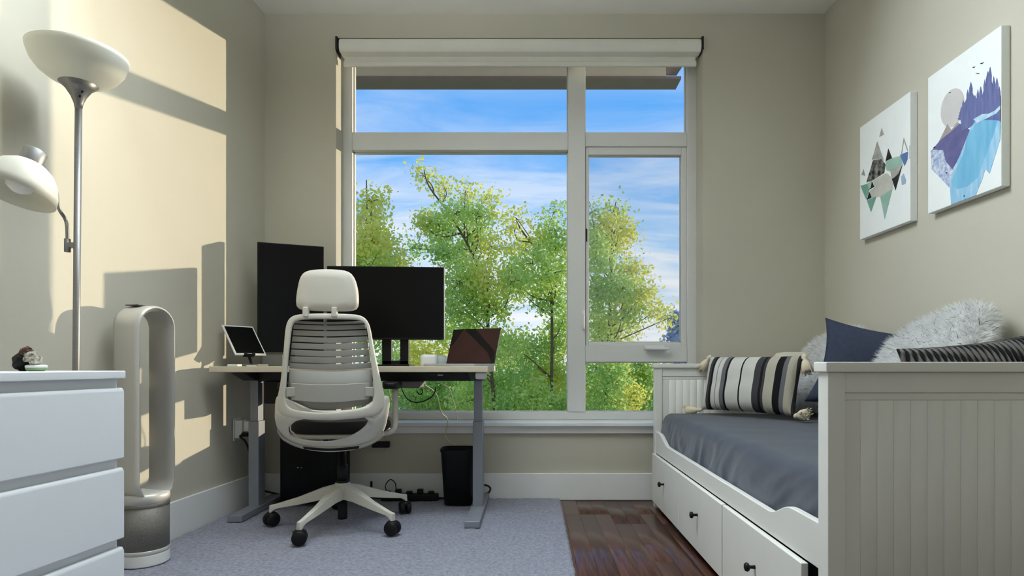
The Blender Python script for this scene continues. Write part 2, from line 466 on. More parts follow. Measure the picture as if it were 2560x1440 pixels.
# added fill light, unseen: a bar under the ceiling imitating daylight from the window
def fill_bar():
    t = thing('fill_bar', (-0.45, 2.38, 2.89), R(17), rx=R(-62), label='added long white fill light bar under the ceiling, out of view', cat='lamp')
    # local -z = where the bar shines
    box('housing', (-0.85, 0.85, -0.13, 0.13, 0.0, 0.05), M['white_plastic'], t, bevel=0.004)
    box('bracket', (-0.6, -0.55, -0.10, -0.07, 0.0, 0.10), M['alu'], t)
    box('bracket', (0.55, 0.6, -0.10, -0.07, 0.0, 0.10), M['alu'], t)
    l = bpy.data.lights.new('fill_bar_light', 'AREA'); l.shape = 'RECTANGLE'
    l.size = 1.6; l.size_y = 0.22; l.energy = FILL_W; l.color = (0.82, 0.92, 1.0)
    lo = bpy.data.objects.new('fill_bar_light', l); COL.objects.link(lo); lo.parent = t; lo.location = (0, 0, -0.006)
FILL_W = 70.0
fill_bar()
def fill_disc():  # invented unseen fixture, added to brighten the ceiling and upper walls
    """round disc with fill lights facing up and down, added out of view"""
    t = thing('fill_disc', (-0.50, 1.75, 2.48), label='added round white fill light disc hanging out of view', cat='lamp')
    MB().lathe([(0.30, 0.0), (0.36, 0.006), (0.37, 0.02), (0.36, 0.034), (0.30, 0.04)], 48).build('disc', M['white_plastic'], t, smooth=True)
    MB().lathe([(0.004, 0.04), (0.004, ZC - 2.48 - 0.02)], 10).build('suspension_cord', M['white_plastic'], t, smooth=True)
    MB().lathe([(0.05, ZC - 2.48 - 0.025), (0.05, ZC - 2.48)], 24).build('canopy', M['white_plastic'], t, smooth=True)
    for nm, w, z, rx, sp in (('fill_down_light', 3.0, -0.004, 0.0, 110), ('fill_up_light', 22.0, 0.045, math.pi, 170)):
        l = bpy.data.lights.new(nm, 'AREA'); l.shape = 'DISK'; l.size = 0.6; l.energy = w; l.spread = R(sp); l.color = (0.84, 0.93, 1.0)
        lo = bpy.data.objects.new(nm, l); COL.objects.link(lo); lo.parent = t; lo.location = (0, 0, z); lo.rotation_euler = (rx, 0, 0)
fill_disc()

# roller blind
rb = thing('roller_blind', (-0.07, YB + 0.03, 2.69), label='rolled up white roller blind in its cassette at the top of the window', cat='blind')
prof = [(YB - 0.006, 2.752), (YB - 0.018, 2.765), (YB - 0.022, 2.785), (YB - 0.02, 2.812), (YB - 0.008, 2.83), (YB + 0.01, 2.836), (YB + 0.075, 2.836), (YB + 0.075, 2.752)]
MB().prism(prof, 'x', OX0 + 0.022, OX1 - 0.012).build('cassette', M['blind'], rb, True, smooth=False, bevel=0.004)
box('blind_fabric', (OX0 + 0.035, OX1 - 0.03, YB + 0.052, YB + 0.056, 2.715, 2.76), M['blind'], rb, True)
box('hem_bar', (OX0 + 0.03, OX1 - 0.025, YB + 0.042, YB + 0.066, 2.69, 2.722), M['blind'], rb, True, bevel=0.006)
for x in (OX0 + 0.003, OX1 - 0.012):
    g = MB()
    g.box(x, x + 0.012, YB - 0.024, YB - 0.016, 2.76, 2.838).box(x, x + 0.012, YB - 0.02, YB + 0.075, 2.830, 2.838).box(x, x + 0.004, YB - 0.018, YB + 0.075, 2.752, 2.834)
    g.build('end_bracket', M['dark_metal'], rb, True)

# ================================================================== OUTSIDE
gr = MB().box(-120, 120, 6, 400, -5.3, -5.2).build('ground', M['ground']); tag(gr, kind='structure')
ev = thing('roof_overhang', (0, 4.6, 3.2), label='cream and brown roof overhang seen through the top panes', cat='roof overhang')
za = 3.184
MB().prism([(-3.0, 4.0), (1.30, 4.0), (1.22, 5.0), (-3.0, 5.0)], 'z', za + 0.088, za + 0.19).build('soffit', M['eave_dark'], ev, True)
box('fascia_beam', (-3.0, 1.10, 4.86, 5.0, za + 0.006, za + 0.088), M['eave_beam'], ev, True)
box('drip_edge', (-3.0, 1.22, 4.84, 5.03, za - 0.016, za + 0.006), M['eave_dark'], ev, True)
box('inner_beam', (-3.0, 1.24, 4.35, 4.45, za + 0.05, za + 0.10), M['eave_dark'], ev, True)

def leaves(centers, sig, size, rng):
    """rhombic, slightly folded leaves round the given points -> (verts, quads)"""
    n = len(centers)
    p = centers + rng.normal(0, 1, (n, 3)) * sig
    d = rng.normal(0, 1, (n, 3)); d /= np.linalg.norm(d, axis=1, keepdims=True)
    e = rng.normal(0, 1, (n, 3)); e -= d * (d * e).sum(1, keepdims=True); e /= np.linalg.norm(e, axis=1, keepdims=True)
    nn = np.cross(d, e)
    s = size * rng.uniform(0.6, 1.3, (n, 1))
    a = p - d * s * 0.5; c = p + d * s * 0.5
    b = p + e * s * 0.30 + nn * s * 0.1; f = p - e * s * 0.30 + nn * s * 0.1
    v = np.stack([a, b, c, f], 1).reshape(-1, 3)
    q = np.arange(n * 4).reshape(n, 4)
    return v, q

def fast_mesh(name, v, q, m, parent):
    inv = np.array(wmat(parent).inverted()); v = v @ inv[:3, :3].T + inv[:3, 3]
    me = bpy.data.meshes.new(name)
    k = q.shape[1]
    me.vertices.add(len(v)); me.vertices.foreach_set('co', v.astype(np.float32).ravel())
    me.loops.add(q.size); me.loops.foreach_set('vertex_index', q.astype(np.int32).ravel())
    me.polygons.add(len(q)); me.polygons.foreach_set('loop_start', np.arange(0, q.size, k, dtype=np.int32))
    me.update(calc_edges=True); me.validate()
    me.materials.append(m)
    o = bpy.data.objects.new(name, me); COL.objects.link(o); o.parent = parent
    o['kind'] = 'stuff'
    return o

def tree(label, base, Y, trunk, clumps, seed, group='trees outside the window', leaf=0.072, thin=1.0, sig=0.105):
    """trunk: list of (px,py) upward; clumps: (px,py,rx,ry,density,leafkind)"""
    rng = np.random.default_rng(seed); rnd = random.Random(seed)
    t = thing('garden_tree', (base[0], base[1], -5.2), label=label, cat='tree', group=group)
    tp = [Vector((base[0], base[1], -5.25))] + [at(a, b, Y) for a, b in trunk]
    MB().tube(tp, 0.042, 8, 5, r1=0.008).build('trunk', M['bark'], t, True, smooth=True)
    spine = catmull(tp, 10)
    br = MB(); sets = {}
    for (px, py, rx, ry, den, kind) in clumps:
        yy = Y + rnd.uniform(-0.7, 0.7)
        c = at(px, py, yy); a = rx * yy / F; b = ry * yy / F
        cand = [s for s in spine if s.z < c.z - 0.1] or [spine[0]]
        s0 = min(cand, key=lambda s: (s - (c - Vector((0, 0, 0.5)))).length)
        br.tube([s0, s0.lerp(c, 0.5) + Vector((rnd.uniform(-.1, .1), 0, rnd.uniform(-.12, .02))), c], 0.015, 5, 4, r1=0.005)
        nsub = max(3, int(26 * den * (rx * ry / 2500.0) ** 0.7))
        dirs = rng.normal(0, 1, (nsub, 3)); dirs /= np.linalg.norm(dirs, axis=1, keepdims=True)
        rad = rng.uniform(0.25, 1.0, (nsub, 1)) ** 0.6
        sc = np.array([c[:]]) + dirs * rad * np.array([[a, min(a, 0.8), b]])
        for k in range(min(nsub, 9)):
            br.tube([c, Vector(sc[k])], 0.006, 4, r1=0.003)
        per = int(38 * thin)
        cen = np.repeat(sc, per, axis=0)
        sets.setdefault(kind, []).append(cen)
    br.build('branches', M['bark'], t, True, smooth=True, fixn=False)
    for kind, lst in sets.items():
        v, q = leaves(np.concatenate(lst), sig, leaf, rng)
        fast_mesh('foliage', v, q, M[kind], t)
    return t

Yg, G, D = 'leaf_y', 'leaf_g', 'leaf_d'
tree('yellow green tree at the left edge of the window behind the monitors', (-3.0, 9.2), 9.0,
     [(905, 1100), (915, 800), (918, 600), (916, 450)],
     [(930, 500, 26, 26, .8, Yg), (918, 550, 36, 36, 1, Yg), (935, 600, 45, 40, 1.1, Yg), (895, 640, 36, 50, 1.1, Yg), (960, 640, 40, 45, 1.1, Yg),
      (925, 680, 60, 50, 1, G), (985, 690, 35, 40, .9, Yg), (900, 740, 50, 60, 1, G), (970, 760, 50, 60, 1, G), (920, 830, 70, 60, 1, G)], 3)
tree('tall green tree with bare yellow tipped twigs in the middle of the large pane', (-1.0, 10.2), 10.0,
     [(1235, 1150), (1225, 900), (1205, 700), (1140, 560), (1075, 470), (1060, 425)],
     [(1060, 440, 20, 18, .8, Yg), (1113, 470, 20, 18, .8, Yg), (1163, 478, 14, 16, .6, Yg), (1205, 500, 34, 24, .45, Yg), (1228, 530, 16, 16, .7, Yg),
      (1090, 545, 42, 22, .8, G), (1140, 535, 40, 24, 1, G), (1190, 540, 36, 24, .9, G), (1065, 565, 24, 30, .7, Yg), (1125, 590, 60, 40, 1, G), (1195, 595, 42, 36, .9, G),
      (1030, 620, 40, 24, .45, D), (1110, 640, 40, 36, .9, D), (1165, 650, 40, 36, .8, G), (1230, 620, 36, 26, .8, Yg), (1150, 700, 55, 50, 1.1, G),
      (1215, 700, 50, 45, .8, Yg), (1160, 770, 55, 50, 1.1, D), (1225, 765, 50, 45, 1.0, G), (1280, 700, 40, 40, .8, G), (1140, 840, 60, 50, 1, G), (1060, 880, 60, 50, 1, Yg), (1225, 880, 50, 44, 1, G), (1240, 955, 60, 44, 1.1, D), (1180, 1000, 60, 40, 1, G), (1245, 1030, 60, 40, 1.1, D)], 5)
tree('dense green tree right beside the middle mullion of the window', (0.3, 10.6), 10.4,
     [(1375, 1150), (1380, 850), (1370, 680), (1300, 570), (1292, 545)],
     [(1293, 548, 20, 20, .6, Yg), (1285, 570, 30, 16, .5, Yg), (1310, 615, 45, 26, .8, Yg), (1385, 530, 26, 16, .28, D), (1390, 575, 44, 28, .9, G), (1350, 590, 24, 18, .6, Yg),
      (1400, 625, 44, 36, 1, G), (1330, 660, 50, 36, .9, G), (1390, 680, 50, 44, 1, G), (1300, 725, 50, 34, .9, G), (1370, 740, 55, 46, 1.1, D), (1290, 690, 40, 30, .8, Yg),
      (1410, 790, 30, 50, 1, G), (1385, 840, 30, 40, .9, G), (1330, 880, 60, 44, 1.1, D), (1400, 900, 50, 50, 1, G), (1280, 860, 40, 34, .9, G), (1375, 950, 50, 40, 1.1, Yg), (1340, 1000, 60, 40, 1.1, G), (1385, 1040, 50, 40, 1.1, D), (1300, 1035, 50, 36, 1, D)], 8)
tree('slender yellow green tree seen through the right casement pane', (1.5, 10.4), 10.2,
     [(1515, 1150), (1522, 860), (1528, 700), (1530, 560), (1540, 505)],
     [(1545, 520, 34, 16, .25, D), (1480, 530, 20, 20, .3, D), (1500, 560, 40, 34, .9, Yg), (1550, 570, 40, 28, .9, Yg), (1485, 610, 34, 34, .9, G), (1545, 610, 40, 28, .9, Yg),
      (1500, 660, 44, 40, 1, G), (1580, 680, 36, 30, .9, Yg), (1560, 720, 50, 36, 1, G), (1500, 730, 44, 40, 1, D), (1605, 735, 40, 30, .9, Yg), (1560, 775, 60, 36, 1.0, G),
      (1500, 800, 40, 44, 1, G), (1555, 825, 50, 34, .9, Yg), (1640, 775, 30, 20, .6, Yg), (1672, 795, 26, 16, .35, Yg), (1490, 850, 30, 30, .9, G), (1520, 880, 50, 36, 1, G), (1525, 945, 50, 40, 1.1, D), (1560, 1000, 50, 40, 1, Yg), (1515, 1035, 50, 40, 1.1, D)], 12)
# lower shrubby trees behind and below
tree('broad deep green tree low behind the desk cables', (-3.2, 13.2), 13.0,
     [(1040, 1120), (1045, 980), (1050, 900)],
     [(1000, 900, 70, 46, 1, G), (1080, 930, 70, 46, 1.1, D), (950, 960, 70, 60, 1.1, D), (1040, 990, 80, 50, 1.2, D), (1120, 1000, 70, 50, 1.1, D), (900, 1010, 60, 50, 1, D), (1160, 930, 60, 50, 1, G), (1100, 1050, 90, 40, 1.1, D)], 21, leaf=0.085, sig=0.14, group='low trees behind the tall ones')
tree('broad deep green tree low behind the large window pane', (-0.2, 13.4), 13.2,
     [(1300, 1120), (1305, 980), (1300, 900)],
     [(1240, 890, 60, 44, 1, Yg), (1320, 920, 70, 44, 1.1, D), (1220, 960, 70, 50, 1.1, D), (1300, 990, 80, 50, 1.2, D), (1390, 980, 70, 60, 1.2, D), (1180, 1030, 70, 50, 1, G), (1290, 1050, 90, 40, 1.1, D), (1390, 1045, 60, 40, 1, D)], 23, leaf=0.085, sig=0.14, group='low trees behind the tall ones')
tree('leafy green tree filling the lowest right pane beside the daybed', (1.8, 12.4), 12.2,
     [(1540, 1120), (1545, 1000), (1540, 930)],
     [(1490, 920, 44, 40, 1.1, D), (1560, 915, 50, 36, 1.1, Yg), (1620, 920, 44, 40, 1, D), (1500, 975, 60, 46, 1.2, G), (1580, 980, 60, 46, 1.2, D), (1640, 985, 50, 50, 1, G), (1520, 1035, 80, 40, 1.2, D), (1620, 1040, 60, 40, 1, D), (1690, 1000, 50, 50, 1, G)], 25, leaf=0.085, sig=0.14, group='low trees behind the tall ones')
# distant blue conifer
ct = thing('conifer', (7.3, 30, -5.2), label='distant bluish conifer at the lower right of the casement pane', cat='tree')
MB().tube([(7.3, 30, -5.25), (7.3, 30, 3.4)], 0.16, 7, r1=0.02).build('trunk', M['bark'], ct, True)
cc = []
for k in range(900):
    h = RNG.uniform(0, 1); zz = -2.5 + h * 5.9; rr = (1 - h) * 1.6 * RNG.uniform(0.2, 1) + 0.05; a = RNG.uniform(0, 6.28)
    cc.append((7.3 + rr * math.cos(a), 30 + rr * math.sin(a), zz - rr * 0.25))
v, q = leaves(np.repeat(np.array(cc), 5, axis=0), 0.14, 0.26, RNG)
fast_mesh('foliage', v, q, M['leaf_b'], ct)

# ================================================================== RUG
def build_rug():
    nx, ny = 230, 300
    vs, fs = [], []
    y0, y1 = 0.35, YB - 0.022
    for j in range(ny + 1):
        y = y0 + (y1 - y0) * j / ny
        xa = xl(y) + 0.022; xb = 0.172
        for i in range(nx + 1):
            x = xa + (xb - xa) * i / nx
            e = min(i, nx - i, j, ny - j)
            z = 0.018 + 0.0035 * noise.noise((x * 60, y * 60, 0)) + 0.003 * noise.noise((x * 18, y * 18, 3))
            if e == 0: z = 0.0005
            elif e == 1: z *= 0.85
            jx = 0.002 * noise.noise((x * 90, y * 90, 9)) if 0 < e else 0.004 * noise.noise((x * 50, y * 50, 9))
            vs.append((x + jx, y, z))
    w = nx + 1
    for j in range(ny):
        for i in range(nx):
            fs.append((j * w + i, j * w + i + 1, (j + 1) * w + i + 1, (j + 1) * w + i))
    o = MB().add(vs, fs).build('area_rug', M['rug'], smooth=True, fixn=False)
    tag(o, 'grey shaggy area rug under the desk and office chair', 'rug')
build_rug()
ZR = 0.021     # top of pile

# ================================================================== DAYBED
def build_daybed():
    x0, x1 = 0.715, 1.735
    yn, yf = 1.43, 3.49
    B = M['bed_paint']
    t = thing('daybed', ((x0 + x1) / 2, (yn + yf) / 2, 0.0), label='white wooden daybed with three drawers along the right wall', cat='daybed')
    def end_panel(ya, yb, near):
        p = box('end_panel', (x0 + 0.04, x1 - 0.04, ya + 0.012, yb - 0.012, 0.10, 0.76), B, t, True)
        for xa in (x0, x1 - 0.042):
            box('post', (xa, xa + 0.042, ya, yb, 0.0, 0.812), B, p, True, bevel=0.002)
        box('top_rail', (x0 + 0.042, x1 - 0.042, ya + 0.004, yb - 0.004, 0.762, 0.812), B, p, True, bevel=0.002)
        box('bottom_rail', (x0 + 0.042, x1 - 0.042, ya + 0.004, yb - 0.004, 0.03, 0.13), B, p, True, bevel=0.002)
        box('top_cap', (x0 - 0.008, x1 + 0.008, ya - 0.008, yb + 0.008, 0.812, 0.837), B, p, True, bevel=0.003)
        # thin frame moulding, then tongue and groove boards
        box('moulding', (x0 + 0.042, x1 - 0.042, ya + 0.007, yb - 0.007, 0.744, 0.762), B, p, True, bevel=0.002)
        n = 23; w = (x1 - x0 - 0.084) / n
        me = None
        for k in range(n):
            for yy, sgn in ((ya + 0.0105, 1),) if near else ((ya + 0.0105, 1), (yb - 0.0105, -1)):
                xm = x0 + 0.042 + (k + 0.5) * w
                if me is None:
                    o = MB().box(-w / 2 + 0.0001, w / 2 - 0.0001, -0.0025, 0.0025, 0.13, 0.744).build('panel_board', B, p, bevel=0.0007, bseg=1)
                    me = o.data
                else:
                    o = bpy.data.objects.new('panel_board', me); COL.objects.link(o); o.parent = p
                    m_ = o.modifiers.new('bevel', 'BEVEL'); m_.width = 0.0007; m_.segments = 1; m_.limit_method = 'ANGLE'
                o.location = Vector((xm, yy, 0)) - t.location - Vector((0, 0, 0))
    end_panel(yn, yn + 0.05, True)
    end_panel(yf - 0.05, yf, False)
    # back panel along the wall
    box('back_panel', (x1 - 0.03, x1 - 0.005, yn + 0.05, yf - 0.05, 0.30, 0.815), B, t, True, bevel=0.002)
    # front rail with curved top
    pr = [(yn + 0.05, 0.318), (yf - 0.05, 0.318), (yf - 0.05, 0.442), (yf - 0.13, 0.442)]
    for k in range(1, 10):
        s = k / 10; pr.append((yf - 0.13 - 0.22 * s, 0.442 - 0.05 * (0.5 - 0.5 * math.cos(math.pi * s))))
    pr.append((yf - 0.35, 0.392)); pr.append((yn + 0.37, 0.388))
    for k in range(1, 10):
        s = k / 10; pr.append((yn + 0.37 - 0.16 * s, 0.388 + 0.046 * (0.5 - 0.5 * math.cos(math.pi * s))))
    pr += [(yn + 0.20, 0.434), (yn + 0.05, 0.434)]
    MB().prism(pr, 'x', x0 + 0.003, x0 + 0.025).build('front_rail', B, t, True, bevel=0.003)
    MB().box(x0 + 0.03, x0 + 0.05, yn + 0.05, yf - 0.05, 0.05, 0.31).build('inner_board', M['dark_metal'], t, True)
    edges = [(yf - 0.02, 2.842), (2.836, 2.196), (2.190, 1.545)]
    for a, b in edges:
        d = MB().box(x0 - 0.012, x0 + 0.008, b + 0.002, a - 0.002, 0.035, 0.312).build('drawer', B, t, True, bevel=0.003)
        my = (a + b) / 2
        kb = MB(); mx = Matrix.Translation((x0 - 0.012, my, 0.192)) @ Matrix.Rotation(R(-90), 4, 'Y')
        kb.lathe([(0.007, -0.002), (0.0055, 0.004), (0.005, 0.016), (0.012, 0.020), (0.0145, 0.025), (0.012, 0.031), (0.004, 0.034)], 16, mtx=mx)
        kb.build('knob', M['black'], d, True, smooth=True)
    MB().box(x0 + 0.025, x1 - 0.03, yn + 0.05, yf - 0.05, 0.315, 0.34).build('slat_base', B, t, True)
build_daybed()

def build_mattress():
    y0, y1 = 1.50, 3.425
    xf, xb = 0.748, 1.700
    ztop, zb = 0.552, 0.345
    prof = []                          # (x, z) from back to front and down
    for k in range(22): prof.append((xb + (xf + 0.05 - xb) * k / 21, ztop))
    for k in range(1, 9):
        a = math.pi / 2 * k / 8; prof.append((xf + 0.05 - 0.05 * math.sin(a), ztop - 0.05 + 0.05 * math.cos(a)))
    for k in range(1, 14): prof.append((xf, ztop - 0.05 + (zb - ztop + 0.05) * k / 13))
    ny = 150; vs, fs = [], []
    n = len(prof)
    for j in range(ny + 1):
        y = y0 + (y1 - y0) * j / ny
        ed = min(j, ny - j) / ny
        for i, (x, z) in enumerate(prof):
            front = max(0, (i - 24) / (n - 25))
            s = y - (ztop - z) * 1.1 + 0.15 * noise.noise((y * 2, z * 2, 0))
            wr = noise.noise((s * 9, z * 3.5, 1.0)) * 0.6 + noise.noise((s * 22, z * 8, 4.0)) * 0.35
            fold = abs(noise.noise((s * 6, z * 5, 7.0)))
            xx = x - front * (0.016 * wr + 0.055 * max(0, 0.22 - fold)) + 0.003
            zz = z + (1 - front) * 0.004 * noise.noise((x * 5, y * 6, 2)) + (0.010 * noise.noise((y * 3, 0, 5)) if i < 30 else 0) * min(1, max(0, (i - 14) / 12))
            drop = max(0, 1 - ed / 0.022)
            zz -= 0.05 * drop ** 2 if i < 30 else 0.0
            vs.append((max(xx, 0.7445), y, zz))
    for j in range(ny):
        for i in range(n - 1):
            fs.append((j * n + i, j * n + i + 1, (j + 1) * n + i + 1, (j + 1) * n + i))
    b = MB().add(vs, fs)
    # closed ends and bottom
    k = len(b.v)
    b.add([(xb, y0, zb), (xb, y1, zb)], [])
    b.f.append(tuple(range(n)) + (k,)); b.f.append(tuple(reversed([ny * n + i for i in range(n)] + [k + 1])))
    b.f.append((k, n - 1, ny * n + n - 1, k + 1)); b.f.append((0, k, k + 1, ny * n))
    o = b.build('mattress', M['sheet'], smooth=True)
    tag(o, 'mattress covered in a wrinkled slate blue sheet on the daybed', 'mattress')
build_mattress()

# ------------------------------------------------------------------ cushions
def pillow_mesh(w, h, t, n=22, pinch=0.07, pw=0.55, ribs=0, rc=0.0):
    vs, fs = [], []
    nu = ribs * 6 if ribs else n
    def side(sg):
        idx = {}
        for j in range(n + 1):
            v = -1 + 2 * j / n
            for i in range(nu + 1):
                u = -1 + 2 * i / nu
                x = w / 2 * u * (1 - pinch * (1 - v * v)); z = h / 2 * v * (1 - pinch * (1 - u * u))
                k = 1 - rc * (u * v) ** 2; x *= k; z *= k
                th = ((1 - abs(u) ** 3) * (1 - abs(v) ** 3))
                th = max(th, 0) ** pw
                d = t / 2 * th
                if ribs: d += 0.005 * th ** .3 * math.cos(u * math.pi * ribs) if th > 0 else 0
                d *= 1 + 0.06 * noise.noise((u * 2.2, v * 2.2, sg * 3 + w))
                idx[i, j] = len(vs); vs.append((x, sg * d, z))
        for j in range(n):
            for i in range(nu):
                q = (idx[i, j], idx[i + 1, j], idx[i + 1, j + 1], idx[i, j + 1])
                fs.append(q if sg < 0 else q[::-1])
    side(-1); side(1)
    return vs, fs

def pillow_frame(base, xdir, updir):
    """matrix whose x follows xdir, z follows updir, placed so that base is the middle of the lower edge"""
    x = Vector(xdir).normalized(); z = Vector(updir); z = (z - x * x.dot(z)).normalized(); y = z.cross(x)
    return Matrix(((x.x, y.x, z.x, base[0]), (x.y, y.y, z.y, base[1]), (x.z, y.z, z.z, base[2]), (0, 0, 0, 1)))

def cushion(name, label, base, xdir, updir, w, h, t, m, root=None, ribs=0, n=22, pw=0.55, pinch=0.07, rc=0.0):
    vs, fs = pillow_mesh(w, h, t, n, pinch, pw, ribs, rc)
    fr = pillow_frame(base, xdir, updir)
    vs = [fr @ Vector((v[0], v[1], v[2] + h / 2)) for v in vs]
    b = MB().add(vs, fs)
    o = b.build(name, m, root, world=root is not None, smooth=True)
    bm = bmesh.new(); bm.from_mesh(o.data); bmesh.ops.remove_doubles(bm, verts=bm.verts, dist=0.0004); bmesh.ops.recalc_face_normals(bm, faces=bm.faces)
    bm.to_mesh(o.data); bm.free(); o.data.polygons.foreach_set('use_smooth', [True] * len(o.data.polygons))
    if root is None: tag(o, label, 'cushion')
    return o, fr

def furry(label, base, xdir, updir, w, h, t, seed, dark=0.12, count=15000):
    root = thing('fluffy_cushion', base, label=label, cat='cushion')
    o, fr = cushion('cover', None, base, xdir, updir, w, h, t, M['fur'], root, pw=0.5, pinch=0.0, rc=0.2)
    me = o.data; rng = np.random.default_rng(seed)
    co = np.array([v.co[:] for v in me.vertices]); no = np.array([v.normal[:] for v in me.vertices])
    if (no * (co - co.mean(0))).sum(1).mean() < 0: no = -no
    quads = [p.vertices[:] for p in me.polygons if len(p.vertices) == 4]
    qa = np.array(quads); ar = np.linalg.norm(np.cross(co[qa[:, 2]] - co[qa[:, 0]], co[qa[:, 3]] - co[qa[:, 1]]), axis=1)
    pick = rng.choice(len(qa), count, p=ar / ar.sum())
    u = rng.uniform(0, 1, (count, 1)); v = rng.uniform(0, 1, (count, 1)); q = qa[pick]
    def bil(a): return (a[q[:, 0]] * (1 - u) + a[q[:, 1]] * u) * (1 - v) + (a[q[:, 3]] * (1 - u) + a[q[:, 2]] * u) * v
    p = bil(co); nn = bil(no); nn /= np.linalg.norm(nn, axis=1, keepdims=True) + 1e-9
    clump = np.array([[noise.noise((a * 28, b * 28, c * 28)), noise.noise((a * 28 + 9, b * 28, c * 28)), noise.noise((a * 28, b * 28 + 9, c * 28))] for a, b, c in p])
    d = nn * 0.8 + clump * 0.75 + rng.normal(0, 0.28, (count, 3)) + np.array([[0, 0, -0.25]])
    d /= np.linalg.norm(d, axis=1, keepdims=True)
    ln = 0.034 * rng.uniform(0.6, 1.25, (count, 1))
    s = np.cross(d, rng.normal(0, 1, (count, 3))); s /= np.linalg.norm(s, axis=1, keepdims=True) + 1e-9
    wd = 0.0013
    a, b, c = p - s * wd, p + s * wd, p + d * ln
    ver = np.stack([a, b, c], 1).reshape(-1, 3)
    tri = np.arange(count * 3).reshape(-1, 3)
    cut = int(count * (1 - dark))
    for sl_, m in ((slice(0, cut), 'fur'), (slice(cut, count), 'fur_dark')):
        idx = tri[sl_]; vv = ver[idx.ravel()]
        me2 = bpy.data.meshes.new('fur'); me2.from_pydata(vv.tolist(), [], np.arange(len(vv)).reshape(-1, 3).tolist()); me2.materials.append(M[m])
        f = bpy.data.objects.new('fur', me2); COL.objects.link(f); f.parent = root; f['kind'] = 'stuff'
    return root

ZM = 0.565
furry('large white fluffy cushion with grey flecks leaning on the right wall', (1.44, 2.27, ZM + 0.085), (0.18, -1, 0.32), (0.42, 0.0, 0.62), 0.54, 0.47, 0.17, 31, 0.05, 26000)
furry('smaller white fluffy cushion in the far corner of the daybed', (1.47, 3.08, ZM + 0.05), (0.25, -1, 0.24), (0.36, 0.0, 0.62), 0.46, 0.46, 0.15, 32, 0.04, 20000)
cushion('linen_cushion', 'slate blue linen cushion with one pointed corner up behind the near bed end', (1.505, 2.64, ZM + 0.04), (0.84, -0.50, -0.20), (0.22, 0.10, 1), 0.54, 0.41, 0.13, M['navy'], pinch=0.14)
cushion('linen_cushion', 'slate blue linen cushion half hidden behind the pointed one', (1.60, 2.78, ZM), (0.75, -0.62, -0.06), (0.16, 0.10, 1), 0.32, 0.36, 0.10, M['navy'], pinch=0.14)
cushion('knit_cushion', 'charcoal ribbed knit cushion nearest the camera on the daybed', (1.44, 1.78, ZM), (0.9, 0.12, 0.10), (0.06, 0.3, 1), 0.52, 0.36, 0.15, M['rib'], ribs=30, n=26)
# beige bolster in the far corner
bol = MB()
bol.lathe([(0.02, -0.15), (0.06, -0.15), (0.085, -0.13), (0.09, -0.09), (0.09, 0.10), (0.085, 0.14), (0.06, 0.16), (0.02, 0.16)], 24, mtx=Matrix.Translation((1.50, 3.30, 0.812)) @ Matrix.Rotation(R(90), 4, 'Y'))
tag(bol.build('bolster_cushion', M['bolster'], smooth=True), 'beige rounded cushion top showing behind the fluffy corner cushion', 'cushion')
# cushion below the bolster that carries it
cushion('linen_cushion', 'plain beige cushion standing against the far end of the daybed', (1.48, 3.33, ZM), (1, 0.0, 0), (0, 0.05, 1), 0.40, 0.17, 0.13, M['bolster'])

